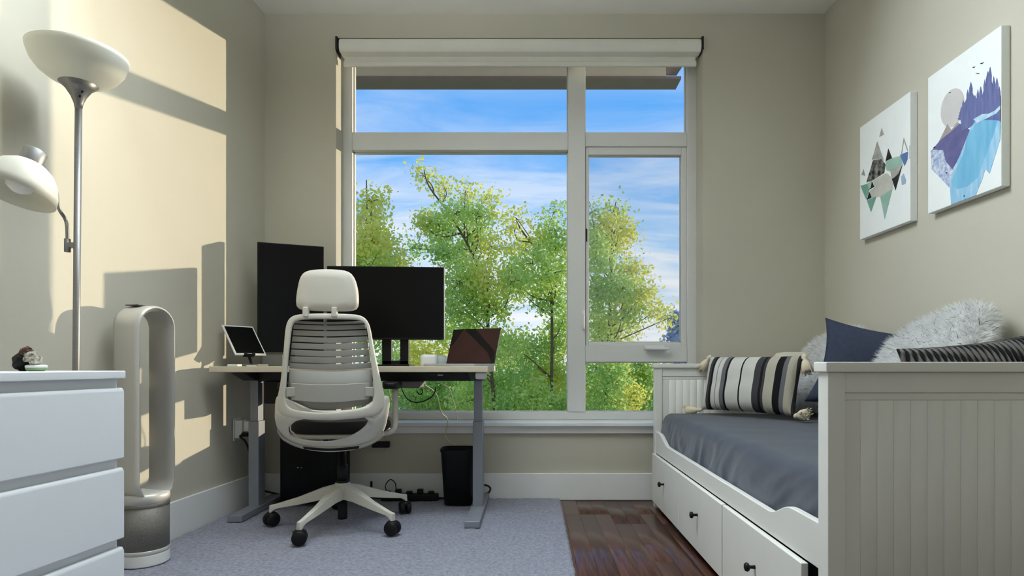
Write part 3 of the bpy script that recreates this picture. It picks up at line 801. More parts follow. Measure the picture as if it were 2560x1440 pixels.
def striped():
    w, h, t_ = 0.56, 0.31, 0.15
    base = (1.125, 3.13, ZM + 0.012)
    xd = Vector((0.37, -0.50, 0)).normalized(); up = Vector((0.26, 0.10, 1))
    root = thing('lumbar_cushion', base, label='cream cushion with black and grey stripes and corner tassels', cat='cushion')
    o, fr = cushion('cover', None, base, xd, up, w, h, t_, M['cream'], root, n=40, pinch=0.04, pw=0.5)
    # woven stripes: colours by position along the cushion
    me = o.data
    fr_ = [(0, 'a'), (.085, 'g'), (.125, 'k'), (.155, 'a'), (.205, 'm'), (.212, 'a'), (.265, 'm'), (.31, 'k'), (.335, 'a'), (.475, 'k'), (.49, 'a'), (.62, 'g'), (.68, 'k'), (.705, 'g'), (.73, 'b'), (.815, 'k'), (.875, 'm'), (.91, 'b'), (.965, 'g')]
    cols = [((2 * p - 1, 0), k) for p, k in fr_]
    pal = {'a': (222, 220, 212), 'b': (196, 190, 172), 'g': (72, 70, 74), 'k': (30, 29, 31), 'm': (118, 117, 120)}
    m = bpy.data.materials.new('striped_weave'); m.use_nodes = True
    nt = m.node_tree; N, L = nt.nodes.new, nt.links.new; b = nt.nodes['Principled BSDF']
    b.inputs['Roughness'].default_value = 0.9; b.inputs['Specular IOR Level'].default_value = 0.2
    at_ = N('ShaderNodeAttribute'); at_.attribute_name = 'stripe_u'
    rp = N('ShaderNodeValToRGB'); rp.color_ramp.interpolation = 'CONSTANT'
    e = rp.color_ramp.elements
    first = True
    for (a0, a1), k in cols:
        pos = (a0 + 1) / 2
        if first: e[0].position = 0; e[0].color = lin(pal[k]); first = False
        elif pos > .96: e[len(e) - 1].position = pos; e[len(e) - 1].color = lin(pal[k])
        else:
            q = e.new(pos); q.color = lin(pal[k])
    nz = N('ShaderNodeTexNoise'); nz.inputs['Scale'].default_value = 150
    mi = N('ShaderNodeMixRGB'); mi.blend_type = 'MULTIPLY'; mi.inputs[0].default_value = 0.35
    L(at_.outputs['Fac'], rp.inputs[0]); L(rp.outputs[0], mi.inputs[1]); L(nz.outputs[0], mi.inputs[2]); L(mi.outputs[0], b.inputs['Base Color'])
    bp = N('ShaderNodeBump'); bp.inputs['Strength'].default_value = 0.3; bp.inputs['Distance'].default_value = 0.004
    L(nz.outputs[0], bp.inputs['Height']); L(bp.outputs[0], b.inputs['Normal'])
    at2 = me.attributes.new('stripe_u', 'FLOAT', 'POINT')
    inv = fr.inverted(); wm = wmat(root)
    vals = [((inv @ (wm @ v.co)).x / (w / 2) + 1) / 2 for v in me.vertices]
    at2.data.foreach_set('value', vals)
    me.materials.clear(); me.materials.append(m)
    # tassels
    for sx, sz, dr in ((-1, 0, (-0.30, 0.25, -0.06)), (-1, 1, (-0.25, 0.2, -0.45)), (1, 1, (0.05, -0.30, -0.8)), (1, 0, (0.10, -0.55, 0.12))):
        c = fr @ Vector((sx * w / 2, 0, sz * h))
        d = Vector(dr).normalized()
        tb = MB()
        r = Vector((0.3, 0.2, 1)).cross(d).normalized(); s = d.cross(r)
        mx = Matrix(((r.x, s.x, d.x, c.x), (r.y, s.y, d.y, c.y), (r.z, s.z, d.z, c.z), (0, 0, 0, 1)))
        tb.lathe([(0.004, -0.01), (0.012, 0.002), (0.015, 0.012), (0.009, 0.022), (0.017, 0.032), (0.024, 0.055), (0.026, 0.085), (0.014, 0.09)], 14, mtx=mx)
        rn = random.Random(sx + sz * 3)
        for k in range(46):
            a = rn.uniform(0, 6.28); q = rn.uniform(0.2, 1) * 0.024
            p0 = mx @ Vector((q * .7 * math.cos(a), q * .7 * math.sin(a), 0.045)); p1 = mx @ Vector((q * 1.4 * math.cos(a), q * 1.4 * math.sin(a), rn.uniform(0.085, 0.105)))
            tb.tube([p0, p1], 0.0022, 4)
        tb.build('tassel', M['cream'], root, True, smooth=True, fixn=False)
striped()

# ================================================================== CANVASES ON THE RIGHT WALL
XC = 1.763
def wall_pt(px, py):
    Y = XC * F / (px - CX)
    return (Y, H - (py - CY) * Y / F)

def flat_mat(name, fn):
    m = bpy.data.materials.new(name); m.use_nodes = True
    b = m.node_tree.nodes['Principled BSDF']; b.inputs['Roughness'].default_value = 0.85; b.inputs['Specular IOR Level'].default_value = 0.2
    fn(m.node_tree, b); return m

def ink(name, c0, c1=None, amount=1.0, scale=9.0, stretch=(1, 1, 1)):
    """printed ink: two tones mixed by noise, optionally speckled over the canvas colour"""
    def fn(nt, b):
        N, L = nt.nodes.new, nt.links.new
        tc = N('ShaderNodeTexCoord'); mp = N('ShaderNodeMapping'); mp.inputs['Scale'].default_value = stretch; L(tc.outputs['Object'], mp.inputs[0])
        nz = N('ShaderNodeTexNoise'); nz.inputs['Scale'].default_value = scale; nz.inputs['Detail'].default_value = 6; L(mp.outputs[0], nz.inputs[0])
        r = N('ShaderNodeValToRGB'); r.color_ramp.elements[0].position = 0.36; r.color_ramp.elements[1].position = 0.64
        r.color_ramp.elements[0].color = lin(c0); r.color_ramp.elements[1].color = lin(c1 or c0)
        L(nz.outputs[0], r.inputs[0]); L(r.outputs[0], b.inputs['Base Color'])
    return flat_mat(name, fn)

def canvas(label, y0, y1, z0, z1, art):
    t = thing('canvas_print', (XR - 0.018, (y0 + y1) / 2, z0), label=label, cat='canvas print')
    box('stretched_canvas', (XC + 0.0012, XR - 0.001, y0, y1, z0, z1), M['canvas'], t, True, bevel=0.003)
    k = 0
    for m, polys in art:
        for pl in polys:
            g = MB(); k += 1
            pts = [wall_pt(*p) for p in pl]
            pts = [(min(max(a, y0 + 0.002), y1 - 0.002), min(max(b, z0 + 0.002), z1 - 0.002)) for a, b in pts]
            g.prism(pts, 'x', XC - 0.00005 * k, XC + 0.0013)
            g.build('printed_area', m, t, True)
    return t

def c1(pts): return [(2120 + x / 3.6, 220 + y / 3.6) for x, y in pts]
def c2(pts): return [(2300 + x * 260 / 720, 40 + y * 520 / 1440) for x, y in pts]

mint = ink('ink_mint', (150, 186, 170), (178, 204, 188)); mint_d = ink('ink_mint_deep', (112, 160, 142), (140, 180, 162))
blk = ink('ink_black', (30, 30, 32), (58, 54, 56)); gry = ink('ink_grey', (150, 148, 140), (186, 184, 174), scale=16)
mott = ink('ink_forest', (28, 28, 28), (150, 148, 140), scale=42); blu = ink('ink_blue', (92, 118, 172), (130, 150, 190)); plb = ink('ink_pale_blue', (164, 186, 212))
stone = ink('ink_stone', (206, 202, 190), (190, 188, 178), scale=14)
art1 = [
    (gry, [c1([(262, 480), (215, 645), (300, 640), (325, 660)]), c1([(118, 780), (140, 730), (152, 790)]), c1([(280, 440), (302, 360), (322, 420)])]),
    (mott, [c1([(225, 650), (165, 850), (215, 835), (325, 765), (338, 690), (300, 640)])]),
    (blk, [c1([(362, 545), (337, 660), (395, 630)]), c1([(215, 840), (190, 915), (235, 890)]), c1([(190, 935), (170, 1008), (213, 985)]), c1([(582, 500), (556, 615), (578, 625)])]),
    (mint, [c1([(337, 660), (395, 632), (470, 610), (490, 690), (370, 750), (345, 740)]), c1([(290, 975), (400, 905), (330, 1180)]), c1([(165, 865), (215, 838), (205, 900), (190, 905)])]),
    (mint_d, [c1([(112, 880), (175, 862), (190, 925), (165, 1005)]), c1([(170, 1012), (255, 975), (207, 1115)])]),
    (gry, [c1([(380, 740), (490, 690), (428, 920), (395, 820)])]),
    (blk, [c1([(395, 820), (425, 800), (455, 770), (490, 690), (428, 920)])]),
    (stone, [c1([(225, 835), (345, 765), (385, 800), (410, 900), (300, 975), (240, 980), (215, 990), (195, 925), (240, 895)])]),
    (blu, [c1([(470, 600), (540, 572), (535, 640), (510, 700), (485, 650)])]),
    (plb, [c1([(478, 800), (500, 770), (522, 830), (515, 860), (485, 870)])]),
    (gry, [c1([(480, 590), (502, 450), (540, 565), (536, 567), (503, 470), (484, 590)])]),
]
canvas('white canvas print of black, mint and blue triangles, left of the pair', 2.762, 3.186, 1.502, 2.106, art1)

indigo = ink('ink_indigo', (98, 106, 154), (118, 124, 168), scale=14, stretch=(1, 6, 1)); wash = ink('ink_wash', (150, 164, 202), (218, 226, 236), scale=60)
aqua = ink('ink_aqua', (112, 178, 214), (134, 194, 224), scale=6, stretch=(1, 5, 1)); paleaq = ink('ink_pale_aqua', (140, 192, 228), (176, 212, 234), scale=10, stretch=(1, 6, 1))
moon = ink('ink_moon', (212, 208, 204), (204, 200, 198)); taupe = ink('ink_taupe', (160, 150, 148), (176, 166, 160)); foam = ink('ink_foam', (214, 230, 240), (150, 200, 232), scale=40)
dusk = ink('ink_dusk', (96, 96, 140), (116, 114, 158), scale=10)
disc = [(225 + 82 * math.cos(a * math.pi / 16), 635 + 130 * math.sin(a * math.pi / 16) - 0.45 * 82 * math.cos(a * math.pi / 16)) for a in range(32)]
def firs(x0, x1, yb, spikes):
    """jagged tree-line: list of (x, top y, half width)"""
    rn = random.Random(4); pts = []
    for sx, sy, hw in spikes:
        n = 9; left, right = [], []
        for k in range(n):
            s = k / (n - 1); yy = sy + (yb - sy) * s
            wv = hw * (0.10 + 0.9 * s)
            left.append((sx - wv * (1.0 if k % 2 else 0.62), yy)); right.append((sx + wv * (1.0 if k % 2 else 0.62), yy))
        pts.append([(sx, sy - 12)] + right + left[::-1])
    return pts
art2 = [
    (moon, [c2(disc)]),
    (wash, [c2([(75, 930), (170, 900), (260, 900), (230, 1080), (205, 1190), (130, 1110), (80, 1060)])]),
    (taupe, [c2([(130, 870), (170, 790), (190, 745), (215, 790), (260, 735), (300, 770), (290, 850), (160, 900)])]),
    (paleaq, [c2([(370, 720), (585, 640), (580, 760), (555, 850), (525, 950), (480, 1090), (450, 1060), (430, 1130), (400, 1200), (385, 1255), (215, 1315), (205, 1150), (240, 1050), (290, 920)])]),
    (aqua, [c2([(330, 820), (400, 740), (520, 690), (545, 700), (500, 850), (450, 980), (400, 1120), (330, 1180), (250, 1200), (215, 1150), (250, 1060), (300, 960)])]),
    (dusk, [c2([(85, 925), (140, 860), (210, 805), (275, 745), (345, 790), (310, 880), (270, 980), (225, 1060), (180, 1010), (160, 930)])]),
    (indigo, [c2(p) for p in firs(0, 0, 720, [(330, 520, 40), (400, 520, 34), (448, 450, 40), (510, 430, 40), (548, 500, 34), (285, 640, 28), (352, 470, 52), (470, 395, 60), (485, 365, 46), (420, 500, 42), (532, 440, 44), (300, 590, 34), (560, 560, 26), (380, 560, 60), (500, 560, 78)])]
     + [c2([(280, 690), (300, 600), (420, 560), (575, 560), (578, 610), (560, 640), (480, 680), (400, 700), (360, 760), (290, 800)])]),
    (foam, [c2([(370, 715), (430, 680), (480, 675), (520, 655), (580, 605), (582, 630), (530, 675), (470, 705), (400, 740)])]),
    (blk, [c2([(362, 355), (382, 350), (372, 360)]), c2([(415, 330), (440, 320), (428, 332)]), c2([(385, 395), (412, 396), (398, 400)]), c2([(200, 530), (215, 526), (207, 534)]),
           c2([(178, 1085), (190, 1080), (188, 1092)]), c2([(92, 912), (108, 900), (104, 915)]), c2([(302, 1245), (312, 1240), (306, 1252)])]),
]
canvas('white canvas print of a blue fir forest and pale moon, right of the pair', 2.226, 2.639, 1.502, 2.108, art2)

# ================================================================== DRESSER
def build_dresser():
    ax = Vector((0.115, 1, 0)).normalized(); rz = -math.atan2(0.115, 1)
    # local frame: +y along the front towards the window, +x out of the front; origin = far front bottom corner
    t = thing('chest_of_drawers', (-1.245, 1.81, 0), rz, label='white chest of drawers in the left foreground', cat='chest of drawers')
    W = M['white_lacquer']; L = 0.78; D = 0.27
    box('carcass', (-D, -0.022, -L, -0.004, 0.04, 0.788), W, t, bevel=0.002)
    box('top_panel', (-D - 0.01, 0.004, -L - 0.004, 0.0, 0.788, 0.812), W, t, bevel=0.003)
    box('plinth', (-D, -0.03, -L, -0.02, 0.021, 0.04), W, t)
    for z0, z1 in ((0.545, 0.760), (0.302, 0.517), (0.060, 0.275)):
        MB().prism([(-0.021, z0), (0.0, z0), (0.0, z1 - 0.012), (-0.006, z1), (-0.021, z1)], 'y', -L, 0.0).build('drawer_front', W, t, bevel=0.004, bseg=3)
build_dresser()

# figurine
def lump(mb, c, r, seed, amp=0.35, sq=(1, 1, 1)):
    bm = bmesh.new(); bmesh.ops.create_icosphere(bm, subdivisions=3, radius=1)
    vs = []
    for v in bm.verts:
        k = 1 + amp * noise.noise(v.co * 2.1 + Vector((seed, seed * 2, 0)))
        vs.append(Vector(c) + Vector((v.co.x * sq[0], v.co.y * sq[1], v.co.z * sq[2])) * r * k)
    mb.add(vs, [[v.index for v in f.verts] for f in bm.faces]); bm.free()
fg = thing('figurine', (-1.44, 1.715, 0.812), label='tiny dark rock figurine with a pale green base on the chest of drawers', cat='figurine')
g = MB(); lump(g, (-1.475, 1.715, 0.838), 0.030, 3, 0.3, (0.8, 0.8, 0.86)); g.build('dark_rock', M['black'], fg, True, smooth=True)
g = MB(); lump(g, (-1.467, 1.715, 0.868), 0.014, 5, 0.5); lump(g, (-1.452, 1.712, 0.860), 0.013, 6, 0.5)
g.build('brown_rock', mat('brown_rock', (84, 60, 46), 0.8, var=0.5, vscale=60), fg, True, smooth=False)
g = MB(); lump(g, (-1.437, 1.70, 0.850), 0.017, 8, 0.6); lump(g, (-1.424, 1.70, 0.842), 0.013, 9, 0.6)
g.build('marbled_rock', mat('marbled_rock', (170, 164, 150), 0.7, var=0.9, vscale=70), fg, True, smooth=False)
MB().lathe([(0.018, 0), (0.025, 0.005), (0.0255, 0.010)], 20, (-1.43, 1.708, 0.812)).build('green_base', mat('green_glaze', (136, 164, 120), 0.4), fg, True, smooth=True)
MB().lathe([(0.0257, 0.010), (0.0257, 0.016), (0.02, 0.018)], 20, (-1.43, 1.708, 0.812)).build('white_rim', M['white_plastic'], fg, True, smooth=True)

# ================================================================== FLOOR LAMP
def build_lamp():
    bx, by = -1.548, 2.0
    t = thing('floor_lamp', (bx, by, ZR), label='torchiere floor lamp with white bowl and side reading shade', cat='lamp')
    S = M['steel']
    top = Vector((-1.532, by, 1.699))
    MB().lathe([(0.10, 0.0), (0.118, 0.004), (0.118, 0.016), (0.09, 0.024), (0.02, 0.03), (0.012, 0.04)], 40, (bx, by, ZR)).build('base', S, t, True, smooth=True)
    MB().tube([(bx, by, ZR + 0.02), top], 0.0105, 14).build('pole', S, t, True, smooth=True)
    cn = MB().lathe([(0.0105, -0.004), (0.013, 0.012), (0.022, 0.036), (0.038, 0.062), (0.056, 0.078), (0.054, 0.08)], 40, top).build('cone', S, t, True, smooth=True)
    for dz, da in ((0.030, -0.75), (0.044, -0.6)):
        r = 0.019 if dz < .04 else 0.029
        MB().lathe([(0.003, 0), (0.003, 0.006)], 10, mtx=Matrix.Translation((top.x + r * math.cos(da), top.y + r * math.sin(da), top.z + dz)) @ Matrix.Rotation(da, 4, 'Z') @ Matrix.Rotation(R(62), 4, 'Y')).build('screw', M['black'], cn, True)
    pr = [(0.030, 0.072), (0.056, 0.078), (0.085, 0.092), (0.112, 0.113), (0.131, 0.140), (0.141, 0.168), (0.1435, 0.182)]
    inn = [(r - 0.005, z + 0.003) for r, z in pr[::-1]]
    MB().lathe(pr + inn, 56, top).build('bowl_shade', M['frosted'], t, True, smooth=True)
    # reading arm
    cl = Vector((-1.5655, by - 0.005, 1.232))
    MB().box(-1.568, -1.538, by - 0.012, by + 0.012, 1.225, 1.242).build('clamp', S, t, True, bevel=0.003)
    MB().lathe([(0.0095, -0.022), (0.0095, 0.022)], 16, cl).build('joint', S, t, True, smooth=True)
    sh = at(76, 408, 1.82)
    MB().tube([cl, cl + Vector((-0.001, 0, 0.06)), cl + Vector((-0.008, 0, 0.09)), at(147, 520, 1.955), at(138, 470, 1.95), at(110, 420, 1.90), sh + Vector((0.01, 0.02, 0.012))], 0.0055, 10, 8).build('gooseneck', S, t, True, smooth=True)
    ax = Vector((0.15, 0.32, 1)).normalized()
    rot = ax.to_track_quat('Z', 'Y').to_matrix().to_4x4()
    mx = Matrix.Translation(sh) @ rot
    pr = [(0.024, 0.0), (0.045, -0.006), (0.068, -0.024), (0.086, -0.052), (0.097, -0.085), (0.101, -0.112)]
    inn = [(r - 0.004, z - 0.001) for r, z in pr[::-1]]
    MB().lathe(pr + inn, 48, mtx=mx, cap=False).build('reading_shade', M['frosted'], t, True, smooth=True)
    cap = MB().lathe([(0.030, -0.008), (0.031, 0.0), (0.031, 0.040), (0.028, 0.045)], 28, mtx=mx).build('socket_cap', S, t, True, smooth=True)
    MB().lathe([(0.003, 0.044), (0.003, 0.056)], 10, mtx=mx).build('switch_pin', S, cap, True)
    MB().lathe([(0.014, -0.004), (0.016, -0.022), (0.032, -0.048), (0.037, -0.070), (0.032, -0.090), (0.016, -0.101), (0.003, -0.103)], 28, mtx=mx).build('light_bulb', M['white_plastic'], t, True, smooth=True)
build_lamp()

# ================================================================== TOWER FAN
def build_fan():
    cx, cy = -1.590, 2.43
    fz = R(-17)              # facing direction angle
    t = thing('tower_fan', (cx, cy, ZR), fz + R(90), label='silver bladeless tower fan standing beside the chest of drawers', cat='fan')
    # local: x = width, -y = front
    MB().lathe([(0.086, 0.0), (0.090, 0.004), (0.090, 0.044), (0.087, 0.048)], 48).build('base', M['white_plastic'], t, smooth=True, bevel=0.002)
    MB().lathe([(0.089, 0.048), (0.0905, 0.05), (0.0905, 0.062), (0.089, 0.064)], 48).build('lower_band', M['silver'], t, smooth=True)
    MB().lathe([(0.0885, 0.064), (0.0885, 0.236)], 64).build('filter_grille', M['fan_grille'], t, smooth=True)
    MB().lathe([(0.0895, 0.236), (0.0905, 0.238), (0.0905, 0.248), (0.0895, 0.250)], 48).build('upper_band', M['fan_grille'], t, smooth=True)
    MB().lathe([(0.090, 0.250), (0.090, 0.275), (0.088, 0.287), (0.06, 0.290)], 48).build('body', M['silver'], t, smooth=True)
    # loop amplifier: stadium swept with a deep thin section, front lip stepped in
    def stadium(hw, zb, zt, n=20, k=1.0):
        pts = []
        for i in range(n + 1):
            a = math.pi * i / n; pts.append((hw * math.cos(a), zt - hw * k + hw * k * math.sin(a)))
        for i in range(n + 1):
            a = math.pi + math.pi * i / n; pts.append((hw * math.cos(a), zb + hw * k + hw * k * math.sin(a)))
        return pts
    zb, zt = 0.252, 1.050
    rings = [(0.086, 0.062, 0.0), (0.090, 0.048, 0.0), (0.090, -0.050, 0.0), (0.086, -0.064, 0.003), (0.079, -0.068, 0.010), (0.068, -0.056, 0.022), (0.064, -0.030, 0.027), (0.062, 0.040, 0.029), (0.070, 0.060, 0.020)]
    vs, fs = [], []
    for hw, y, ins in rings:
        for x, z in stadium(hw, zb + ins * 0.9, zt - ins): vs.append((x, y, z))
    m = len(vs) // len(rings); k = len(rings)
    outer, inner = MB(), MB()
    def strip(i0, i1):
        f = []
        for i in range(i0, i1):
            a = i % k; b = (i + 1) % k
            for j in range(m):
                f.append((a * m + j, a * m + (j + 1) % m, b * m + (j + 1) % m, b * m + j))
        return f
    outer.add(vs, strip(0, 4) + strip(8, 9)).build('loop_housing', M['silver'], t, smooth=True)
    inner.add(vs, strip(4, 8)).build('loop_inner', M['fan_inner'], t, smooth=True)
    MB().box(-0.045, 0.045, -0.02, 0.05, zt - 0.001, zt + 0.004).build('remote', M['grey_box'], t, bevel=0.002)
build_fan()

# ================================================================== DESK
DX0, DX1, DY0, DY1 = -1.645, -0.222, 2.99, 3.585
DT = 0.822
def build_desk():
    t = thing('standing_desk', ((DX0 + DX1) / 2, (DY0 + DY1) / 2, ZR), label='standing desk with pale wood top and grey T shaped legs', cat='desk')
    MB().box(DX0 + 0.012, DX1, DY0, DY1, DT - 0.03, DT).build('desktop', M['desk_top'], t, True, bevel=0.003)
    FR = M['desk_frame']; BK = M['dark_metal']
    for xc in (-1.527, -0.297):
        lg = MB().box(xc - 0.028, xc + 0.028, 3.245, 3.325, ZR + 0.03, 0.52).build('leg', FR, t, True, bevel=0.003)
        MB().box(xc - 0.022, xc + 0.022, 3.252, 3.318, 0.52, 0.745).build('inner_tube', FR, lg, True, bevel=0.002)
        MB().box(xc - 0.038, xc + 0.038, 2.93 if xc > -1 else 3.04, 3.58, ZR, ZR + 0.034).build('foot', FR, lg, True, bevel=0.004)
        MB().prism([(3.06, 0.79), (3.52, 0.79), (3.36, 0.745), (3.20, 0.745)], 'x', xc - 0.035, xc + 0.035).build('side_bracket', BK, lg, True, bevel=0.002)
    MB().box(-1.50, -0.32, 3.235, 3.262, 0.742, 0.79).build('crossbar', BK, t, True, bevel=0.002)
    MB().box(-1.50, -0.32, 3.31, 3.337, 0.742, 0.79).build('crossbar', BK, t, True, bevel=0.002)
    MB().box(-1.45, -1.33, 3.20, 3.36, 0.62, 0.742).build('motor_box', M['black'], t, True, bevel=0.006)
    cp = MB().box(-0.525, -0.40, 3.005, 3.05, 0.767, 0.792).build('control_panel', M['black'], t, True, bevel=0.004)
    MB().box(-0.478, -0.452, 3.0035, 3.006, 0.776, 0.780).build('display', M['alu'], cp, True)
    MB().box(-0.80, -0.60, 3.16, 3.34, 0.705, 0.742).build('cable_tray', M['grey_box'], t, True, bevel=0.006)
    MB().box(-0.29, -0.235, 3.02, 3.10, 0.755, 0.792).build('corner_clip', M['white_plastic'], t, True, bevel=0.01)
build_desk()

def panel_frame(bc, alpha, tau):
    d = Vector((math.cos(alpha), math.sin(alpha), 0)); nh = Vector((math.sin(alpha), -math.cos(alpha), 0))
    u = Vector((0, 0, 1)) * math.cos(tau) - nh * math.sin(tau); n = d.cross(u)
    return Matrix(((d.x, -n.x, u.x, bc[0]), (d.y, -n.y, u.y, bc[1]), (d.z, -n.z, u.z, bc[2]), (0, 0, 0, 1)))
# panel_frame: x along the lower edge, -y out of the screen, z up the screen

def mbox(mb, fr, *b):
    return mb.box(*b, mtx=fr)

# portrait monitor
def monitor_portrait():
    bl = at(643, 880, 3.30); br = Vector((-1.207, 3.436, bl.z))
    bc = (bl + br) / 2; al = math.atan2(br.y - bl.y, br.x - bl.x); w = (br - bl).length
    t = thing('monitor', (bc.x, bc.y + 0.06, DT), label='black portrait monitor at the left of the desk', cat='monitor', group='monitors on the desk')
    fr = panel_frame(bc, al, 0.0); h = 0.615
    mbox(MB(), fr, -w / 2, w / 2, 0.0, 0.035, 0, h).build('housing', M['black'], t, True, bevel=0.004)
    mbox(MB(), fr, -w / 2 + 0.006, w / 2 - 0.006, -0.0012, 0.001, 0.008, h - 0.006).build('screen', M['screen'], t, True)
    mbox(MB(), fr, -0.025, 0.025, 0.035, 0.075, -0.045, 0.36).build('stand_post', M['dark_metal'], t, True, bevel=0.004)
    mbox(MB(), fr, -0.155, -0.045, 0.0, 0.14, DT - bc.z + 0.0, DT - bc.z + 0.066).build('stand_base', M['grey_box'], t, True, bevel=0.005)
monitor_portrait()

def monitor_wide():
    bl = Vector((-1.178, 3.40, 0.976)); br = at(1110, 848, 3.45); br.z = bl.z
    bc = (bl + br) / 2; al = math.atan2(br.y - bl.y, br.x - bl.x); w = (br - bl).length
    t = thing('monitor', (bc.x + 0.14, bc.y + 0.04, DT), label='wide black landscape monitor behind the chair headrest', cat='monitor', group='monitors on the desk')
    fr = panel_frame(bc, al, 0.0); h = 0.423
    mbox(MB(), fr, -w / 2, w / 2, 0.0, 0.03, 0, h).build('housing', M['black'], t, True, bevel=0.003)
    mbox(MB(), fr, -w / 2 + 0.006, w / 2 - 0.006, -0.0012, 0.001, 0.012, h - 0.006).build('screen', M['screen'], t, True)
    mbox(MB(), fr, w / 2 - 0.001, w / 2 + 0.003, -0.001, 0.03, 0.0, h).build('edge_trim', M['alu'], t, True)
    for px0, px1 in ((956, 979), (1001, 1022)):
        xa = (px0 - CX) * 3.47 / F; xb_ = (px1 - CX) * 3.47 / F
        MB().box(xa, xb_, 3.46, 3.49, DT + 0.008, 1.15).build('stand_post', M['black'], t, True, bevel=0.002)
    MB().box(-0.874, -0.722, 3.46, 3.49, DT + 0.008, DT + 0.032).build('stand_foot', M['black'], t, True, bevel=0.002)
    MB().box(-0.90, -0.70, 3.38, 3.56, DT, DT + 0.01).build('stand_base', M['black'], t, True, bevel=0.003)
    MB().box(-0.874, -0.722, 3.435, 3.47, 1.05, 1.17).build('mount_plate', M['black'], t, True)
monitor_wide()

# tablet on a stand
def tablet():
    bc = (at(590, 885, 3.09) + at(666, 890, 3.23)) / 2
    fr = panel_frame(bc, R(58), R(38))
    w, h = 0.178, 0.205
    t = thing('tablet', (bc.x, bc.y, DT), label='white framed tablet tilted on a small stand', cat='tablet')
    mbox(MB(), fr, -w / 2, w / 2, 0, 0.007, 0, h).build('body', M['white_plastic'], t, True, bevel=0.0025)
    mbox(MB(), fr, -w / 2 + 0.009, w / 2 - 0.009, -0.0008, 0.001, 0.012, h - 0.010).build('screen', M['screen'], t, True)
    hd = MB(); mbox(hd, fr, -0.045, 0.015, -0.012, 0.010, -0.006, 0.0); mbox(hd, fr, -0.045, -0.030, -0.013, -0.008, -0.006, 0.008); mbox(hd, fr, 0.0, 0.015, -0.013, -0.008, -0.006, 0.008)
    hd.build('holder', M['black'], t, True)
    b2 = fr @ Vector((0, 0.02, 0.06))
    MB().tube([b2, (bc.x - 0.01, bc.y + 0.02, DT + 0.02), (bc.x, bc.y, DT + 0.012)], 0.008, 10, 4).build('stand_arm', M['dark_metal'], t, True, smooth=True)
    MB().box(bc.x - 0.06, bc.x + 0.06, bc.y - 0.06, bc.y + 0.07, DT, DT + 0.012).build('stand_base', M['grey_box'], t, True, bevel=0.004)
tablet()
p = at(590, 910, 3.03)
tag(MB().box(p.x - 0.03, p.x + 0.022, 3.0, 3.05, DT, DT + 0.011).build('charger_brick', M['white_plastic'], bevel=0.003), 'small white charger lying in front of the tablet', 'charger')
p = at(630, 912, 3.02)
tag(MB().box(p.x - 0.02, p.x + 0.02, 3.0, 3.03, DT, DT + 0.006).build('cable_end', M['white_plastic'], bevel=0.002), 'flat white cable end on the desk edge right of the charger', 'cable end')

# laptop
def laptop():
    al, tau = R(-26), R(21)
    bc = at(1174, 916, 3.30); bc.z = DT + 0.016
    t = thing('laptop', (bc.x, bc.y - 0.05, DT), label='open laptop with brown and black screen on the right of the desk', cat='laptop')
    fr = panel_frame(bc, al, tau); w, h = 0.315, 0.212
    mbox(MB(), fr, -w / 2, w / 2, 0, 0.006, 0, h).build('lid', M['dark_metal'], t, True, bevel=0.002)
    br_ = ink('screen_brown', (66, 42, 36), (63, 40, 35)); 
    sc = mbox(MB(), fr, -w / 2 + 0.003, w / 2 - 0.003, -0.001, 0.001, 0.004, h - 0.003).build('screen', br_, t, True)
    def strip(poly):
        g = MB(); n = len(poly)
        vs = [fr @ Vector((a * w, -0.0016, b * h)) for a, b in poly] + [fr @ Vector((a * w, -0.0005, b * h)) for a, b in poly]
        fs = [tuple(range(n)), tuple(reversed(range(n, 2 * n)))] + [(i, i + n, (i + 1) % n + n, (i + 1) % n) for i in range(n)]
        g.add(vs, fs).build('screen_pattern', M['screen'], sc, True)
    strip([(-0.49, 0.98), (-0.27, 0.98), (-0.43, 0.55), (-0.49, 0.45)])
    strip([(-0.25, 0.985), (-0.02, 0.985), (0.46, 0.34), (0.49, 0.02), (0.44, 0.02), (0.33, 0.30)])
    nh = Vector((math.sin(al), -math.cos(al), 0))
    fd = panel_frame((bc.x, bc.y, DT), al, 0)
    mbox(MB(), fd, -w / 2, w / 2, -0.215, 0.006, 0.001, 0.014).build('deck', M['alu'], t, True, bevel=0.003)
    mbox(MB(), fd, -0.10, 0.10, -0.004, 0.008, 0.010, 0.020).build('hinge', M['dark_metal'], t, True)
laptop()
# speaker and glass
p = at(1073, 916, 3.30)
def rounded_block(mb, c, hw, hd, h, seg=40, e=4.0):
    rings = [(0.90, 0.0), (0.97, 0.05), (1.0, 0.15), (1.0, 0.70), (0.97, 0.86), (0.88, 0.96), (0.70, 1.0)]
    vs, fs = [], []
    for s, z in rings:
        for k in range(seg):
            a = 2 * math.pi * k / seg; ca, sa = math.cos(a), math.sin(a)
            r = (abs(ca) ** e + abs(sa) ** e) ** (-1 / e)
            vs.append((c[0] + hw * s * r * ca, c[1] + hd * s * r * sa, c[2] + z * h))
    n = len(rings)
    for i in range(n - 1):
        for k in range(seg):
            fs.append((i * seg + k, i * seg + (k + 1) % seg, (i + 1) * seg + (k + 1) % seg, (i + 1) * seg + k))
    fs.append(tuple(reversed(range(seg)))); fs.append(tuple((n - 1) * seg + k for k in range(seg)))
    return mb.add(vs, fs)
tag(rounded_block(MB(), (p.x, 3.30, DT), 0.046, 0.046, 0.066).build('smart_speaker', M['white_plastic'], smooth=True), 'small white rounded speaker on the desk beside the laptop', 'speaker')
p2 = at(1106, 916, 3.42)
